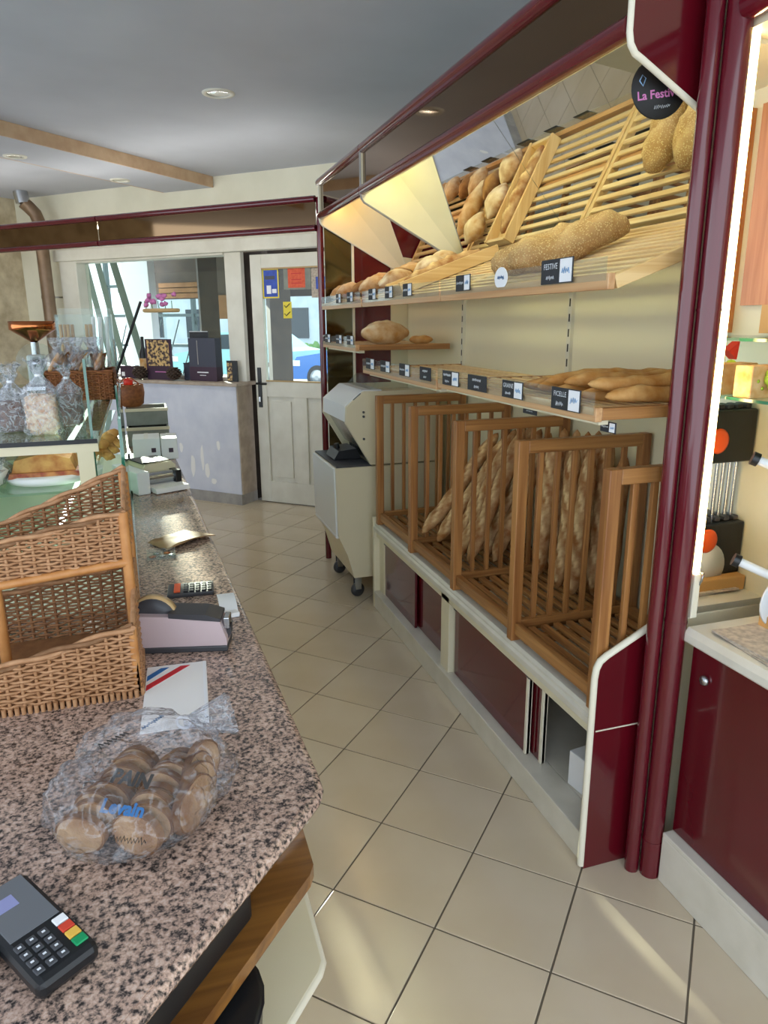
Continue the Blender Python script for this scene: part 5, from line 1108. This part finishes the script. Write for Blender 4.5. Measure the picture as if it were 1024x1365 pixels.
# ------------------------------------------------------------------ far end of the counter
pr_ = thing('bag_dispenser', 'white label printer with an open paper tray on the far counter', 'printer', (.03, 3.5, .9))
PM2 = Matrix.Translation((-.10, 3.36, .9)) @ Matrix.Rotation(R(24), 4, 'Z')
MB(PM2).box(0, .06, -.01, .28, 0, .105, .005).build('side_housing', 'slicer_white', pr_)
MB(PM2).prism([(.06, 0), (.06, .07), (.09, .115), (.22, .12), (.24, .10), (.24, 0)], .10, .30, 'y').build('housing', 'slicer_cream', pr_)
MB(PM2).box(.08, .225, .12, .28, .118, .123).build('open_recess', 'black_plastic', pr_); MB(PM2).tube([(.06, .07, .055), (.23, .07, .055)], .028, 14).build('paper_roller', 'steel', pr_)
MB(PM2).box(.205, .235, .03, .1, .0, .085, .003).build('end_bracket', 'black_plastic', pr_); MB(PM2).prism([(.065, .028), (.23, .028), (.235, .006), (.07, .004)], -.05, .07, 'y').build('paper_sheet', 'paper', pr_)
for k, (x0, x1, y, lb) in enumerate([(-.13, .02, 4.28, 'white carton at the left of the pair on the far counter'), (.025, .115, 4.25, 'white carton at the right of the pair on the far counter')]):
    o = thing('carton', lb, 'carton', ((x0+x1)/2, y, .9), 0, 'white cartons on the far counter')
    MB().box(x0, x1, y, y+.22, .9, 1.02, .004).build('box', 'card_white', o)
    MB().box(x1-.05, x1-.025, y-.0015, y, .94, .965).build('stamp', 'purple_dark', o); MB().box((x0+x1)/2-.012, (x0+x1)/2+.012, y, y+.22, 1.02, 1.0212).build('tape_strip', 'paper', o)
for k, (y, z0, z1, lb) in enumerate([(4.78, .9, 1.02, 'lower grey-green crate stacked at the far end of the counter'), (4.86, 1.021, 1.13, 'upper grey-green crate stacked at the far end of the counter')]):
    o = thing('crate', lb, 'crate', (-.04, y, z0), 0, 'grey crates at the counter end')
    for a in [(-.17, .085, y, y+.012), (-.17, .085, y+.248, y+.26), (-.17, -.158, y+.012, y+.248), (.073, .085, y+.012, y+.248)]: bx('side', 'grey_box', o, *a, z0, z1, .002)
    bx('bottom', 'grey_box', o, -.158, .073, y+.012, y+.248, z0, z0+.01)
    bx('rim', 'slicer_cream', o, -.175, .09, y-.005, y, z1-.02, z1, .002)
rb = thing('red_basket', 'small reddish wicker basket with a red bow at the counter end', 'basket', (-.16, 5.1, .9))
b_ = MB(); b_.lathe([(.05, 1.132), (.075, 1.15), (.085, 1.22), (.08, 1.275), (.072, 1.275), (.07, 1.16), (.001, 1.15)], (-.13, 4.99, 0), 20); b_.build('body', 'wicker_brown', rb)
MB().blob((-.14, 4.96, 1.29), (.03, .02, .025), 8, 6, .5, 9, 2).build('bow', 'red_deco', rb)
MB().tube([(-.2, 4.99, 1.27), (-.17, 4.99, 1.31), (-.12, 4.99, 1.315), (-.07, 4.99, 1.27)], .005, 6).build('handle', 'wicker_brown', rb)

# ------------------------------------------------------------------ window sill things (w 5.4)
def sill(name, u, label, cat, w=5.40, grp=None): return thing(name, label, cat, fpt(u, w, 1.13), -TH, grp)
def sb(nm, mt, o, *a, bev=0): return MB(FAC).box(*a, bev).build(nm, mt, o)
o = sill('gold_display_card', -5.0, 'dark purple display card with gold ornament on the window sill', 'card')
sb('card', 'purple_dark', o, -5.164, -4.842, 5.34, 5.35, 1.13, 1.51); sb('gold_print', 'gold', o, -5.14, -4.87, 5.336, 5.34, 1.26, 1.50); sb('text_band', 'pink', o, -5.06, -4.92, 5.337, 5.34, 1.20, 1.208); sb('foot', 'purple_dark', o, -5.05, -4.95, 5.35, 5.37, 1.13, 1.15)
o = sill('grey_display_box', -4.49, 'tall slate grey display box with purple base on the window sill', 'box')
sb('box', 'slate_blue', o, -4.65, -4.338, 5.36, 5.44, 1.26, 1.52); sb('base', 'purple_dark', o, -4.652, -4.336, 5.358, 5.442, 1.13, 1.26); sb('text_band', 'card_white', o, -4.56, -4.43, 5.355, 5.358, 1.205, 1.215); sb('text_band', 'card_white', o, -4.53, -4.46, 5.355, 5.358, 1.18, 1.186); sb('spine_line', 'stone_grey', o, -4.55, -4.543, 5.358, 5.36, 1.28, 1.5)
o = sill('slate_menu', -4.66, 'dark slate menu card standing behind the grey box', 'card', 5.47); sb('card', 'slate', o, -4.72, -4.5, 5.47, 5.48, 1.13, 1.58); sb('edge', 'card_white', o, -4.72, -4.5, 5.468, 5.47, 1.575, 1.58)
o = sill('low_slate_box', -4.72, 'low dark box beside the grey display box on the sill', 'box'); sb('box', 'slate_blue', o, -4.76, -4.655, 5.40, 5.47, 1.13, 1.28, bev=.003); sb('lid', 'slate', o, -4.762, -4.653, 5.398, 5.472, 1.28, 1.29)
o = sill('purple_box', -5.46, 'small purple box at the left of the sill', 'box'); sb('box', 'purple_dark', o, -5.55, -5.37, 5.37, 5.45, 1.13, 1.25, bev=.003); sb('print', 'card_white', o, -5.53, -5.49, 5.368, 5.37, 1.15, 1.19)
o = sill('dark_bottle', -5.33, 'dark green bottle on the window sill behind the purple box', 'bottle', 5.48)
MB(FAC).lathe([(.001, 1.13), (.04, 1.13), (.042, 1.15), (.042, 1.36), (.016, 1.43), (.015, 1.52), (.018, 1.525), (.001, 1.53)], (-5.33, 5.48, 0), 18).build('body', 'black_plastic', o); MB(FAC).lathe([(.0425, 1.2), (.0428, 1.21), (.0428, 1.31), (.0425, 1.32)], (-5.33, 5.48, 0), 18).build('label_band', 'rustic', o)
for k, u in enumerate((-5.215, -4.79)):
    o = sill('pine_cone', u, ['pine cone left of the gold display card on the sill', 'pine cone right of the gold display card on the sill'][k], 'pine cone', 5.295, 'pine cones on the sill')
    b_ = MB(FAC)
    for i in range(7):
        for j in range(9):
            g = j*2*math.pi/9+i*.4; rr = .058*math.sin(math.pi*(i+1.2)/8.4)+.006; b_.blob((u+rr*math.cos(g), 5.295+rr*math.sin(g), 1.15+i*.016), (.016, .016, .008), 6, 4)
    b_.blob((u, 5.295, 1.195), (.05, .05, .062), 10, 8); b_.build('scales', 'pinecone', o)
o = sill('photo_card', -4.2, 'small black and white photo card at the right end of the sill', 'card'); sb('card', 'slate', o, -4.25, -4.13, 5.40, 5.408, 1.13, 1.32); sb('print', 'gold', o, -4.245, -4.19, 5.397, 5.40, 1.14, 1.30)
o = sill('cake_stand', -5.03, 'tan cake stand on a glass foot with pink flowers in the window', 'cake stand', 5.44)
MB(FAC).lathe([(.001, 1.13), (.09, 1.13), (.085, 1.145), (.02, 1.17), (.018, 1.70), (.06, 1.75), (.001, 1.755)], (-5.03, 5.48, 0), 20).build('glass_foot', 'acrylic', o)
MB(FAC).lathe([(.001, 1.755), (.20, 1.755), (.215, 1.765), (.215, 1.785), (.20, 1.79), (.001, 1.79)], (-5.03, 5.455, 0), 28, M=Matrix.Scale(.45, 4, (0, 1, 0))).build('plate', 'tan', o)
b_ = MB(FAC)
for k in range(16): b_.blob((-5.22+random.uniform(0, .36), 5.44+random.uniform(-.04, .04), 1.82+random.uniform(0, .10)), (.028, .02, .022), 7, 5, .6, 9, k)
b_.build('flowers', 'pink', o)
b_ = MB(FAC)
for k in range(5): b_.tube([(-5.2+k*.08, 5.44, 1.79), (-5.22+k*.085, 5.44, 1.86)], .004, 5)
b_.build('stems', 'leaf', o)
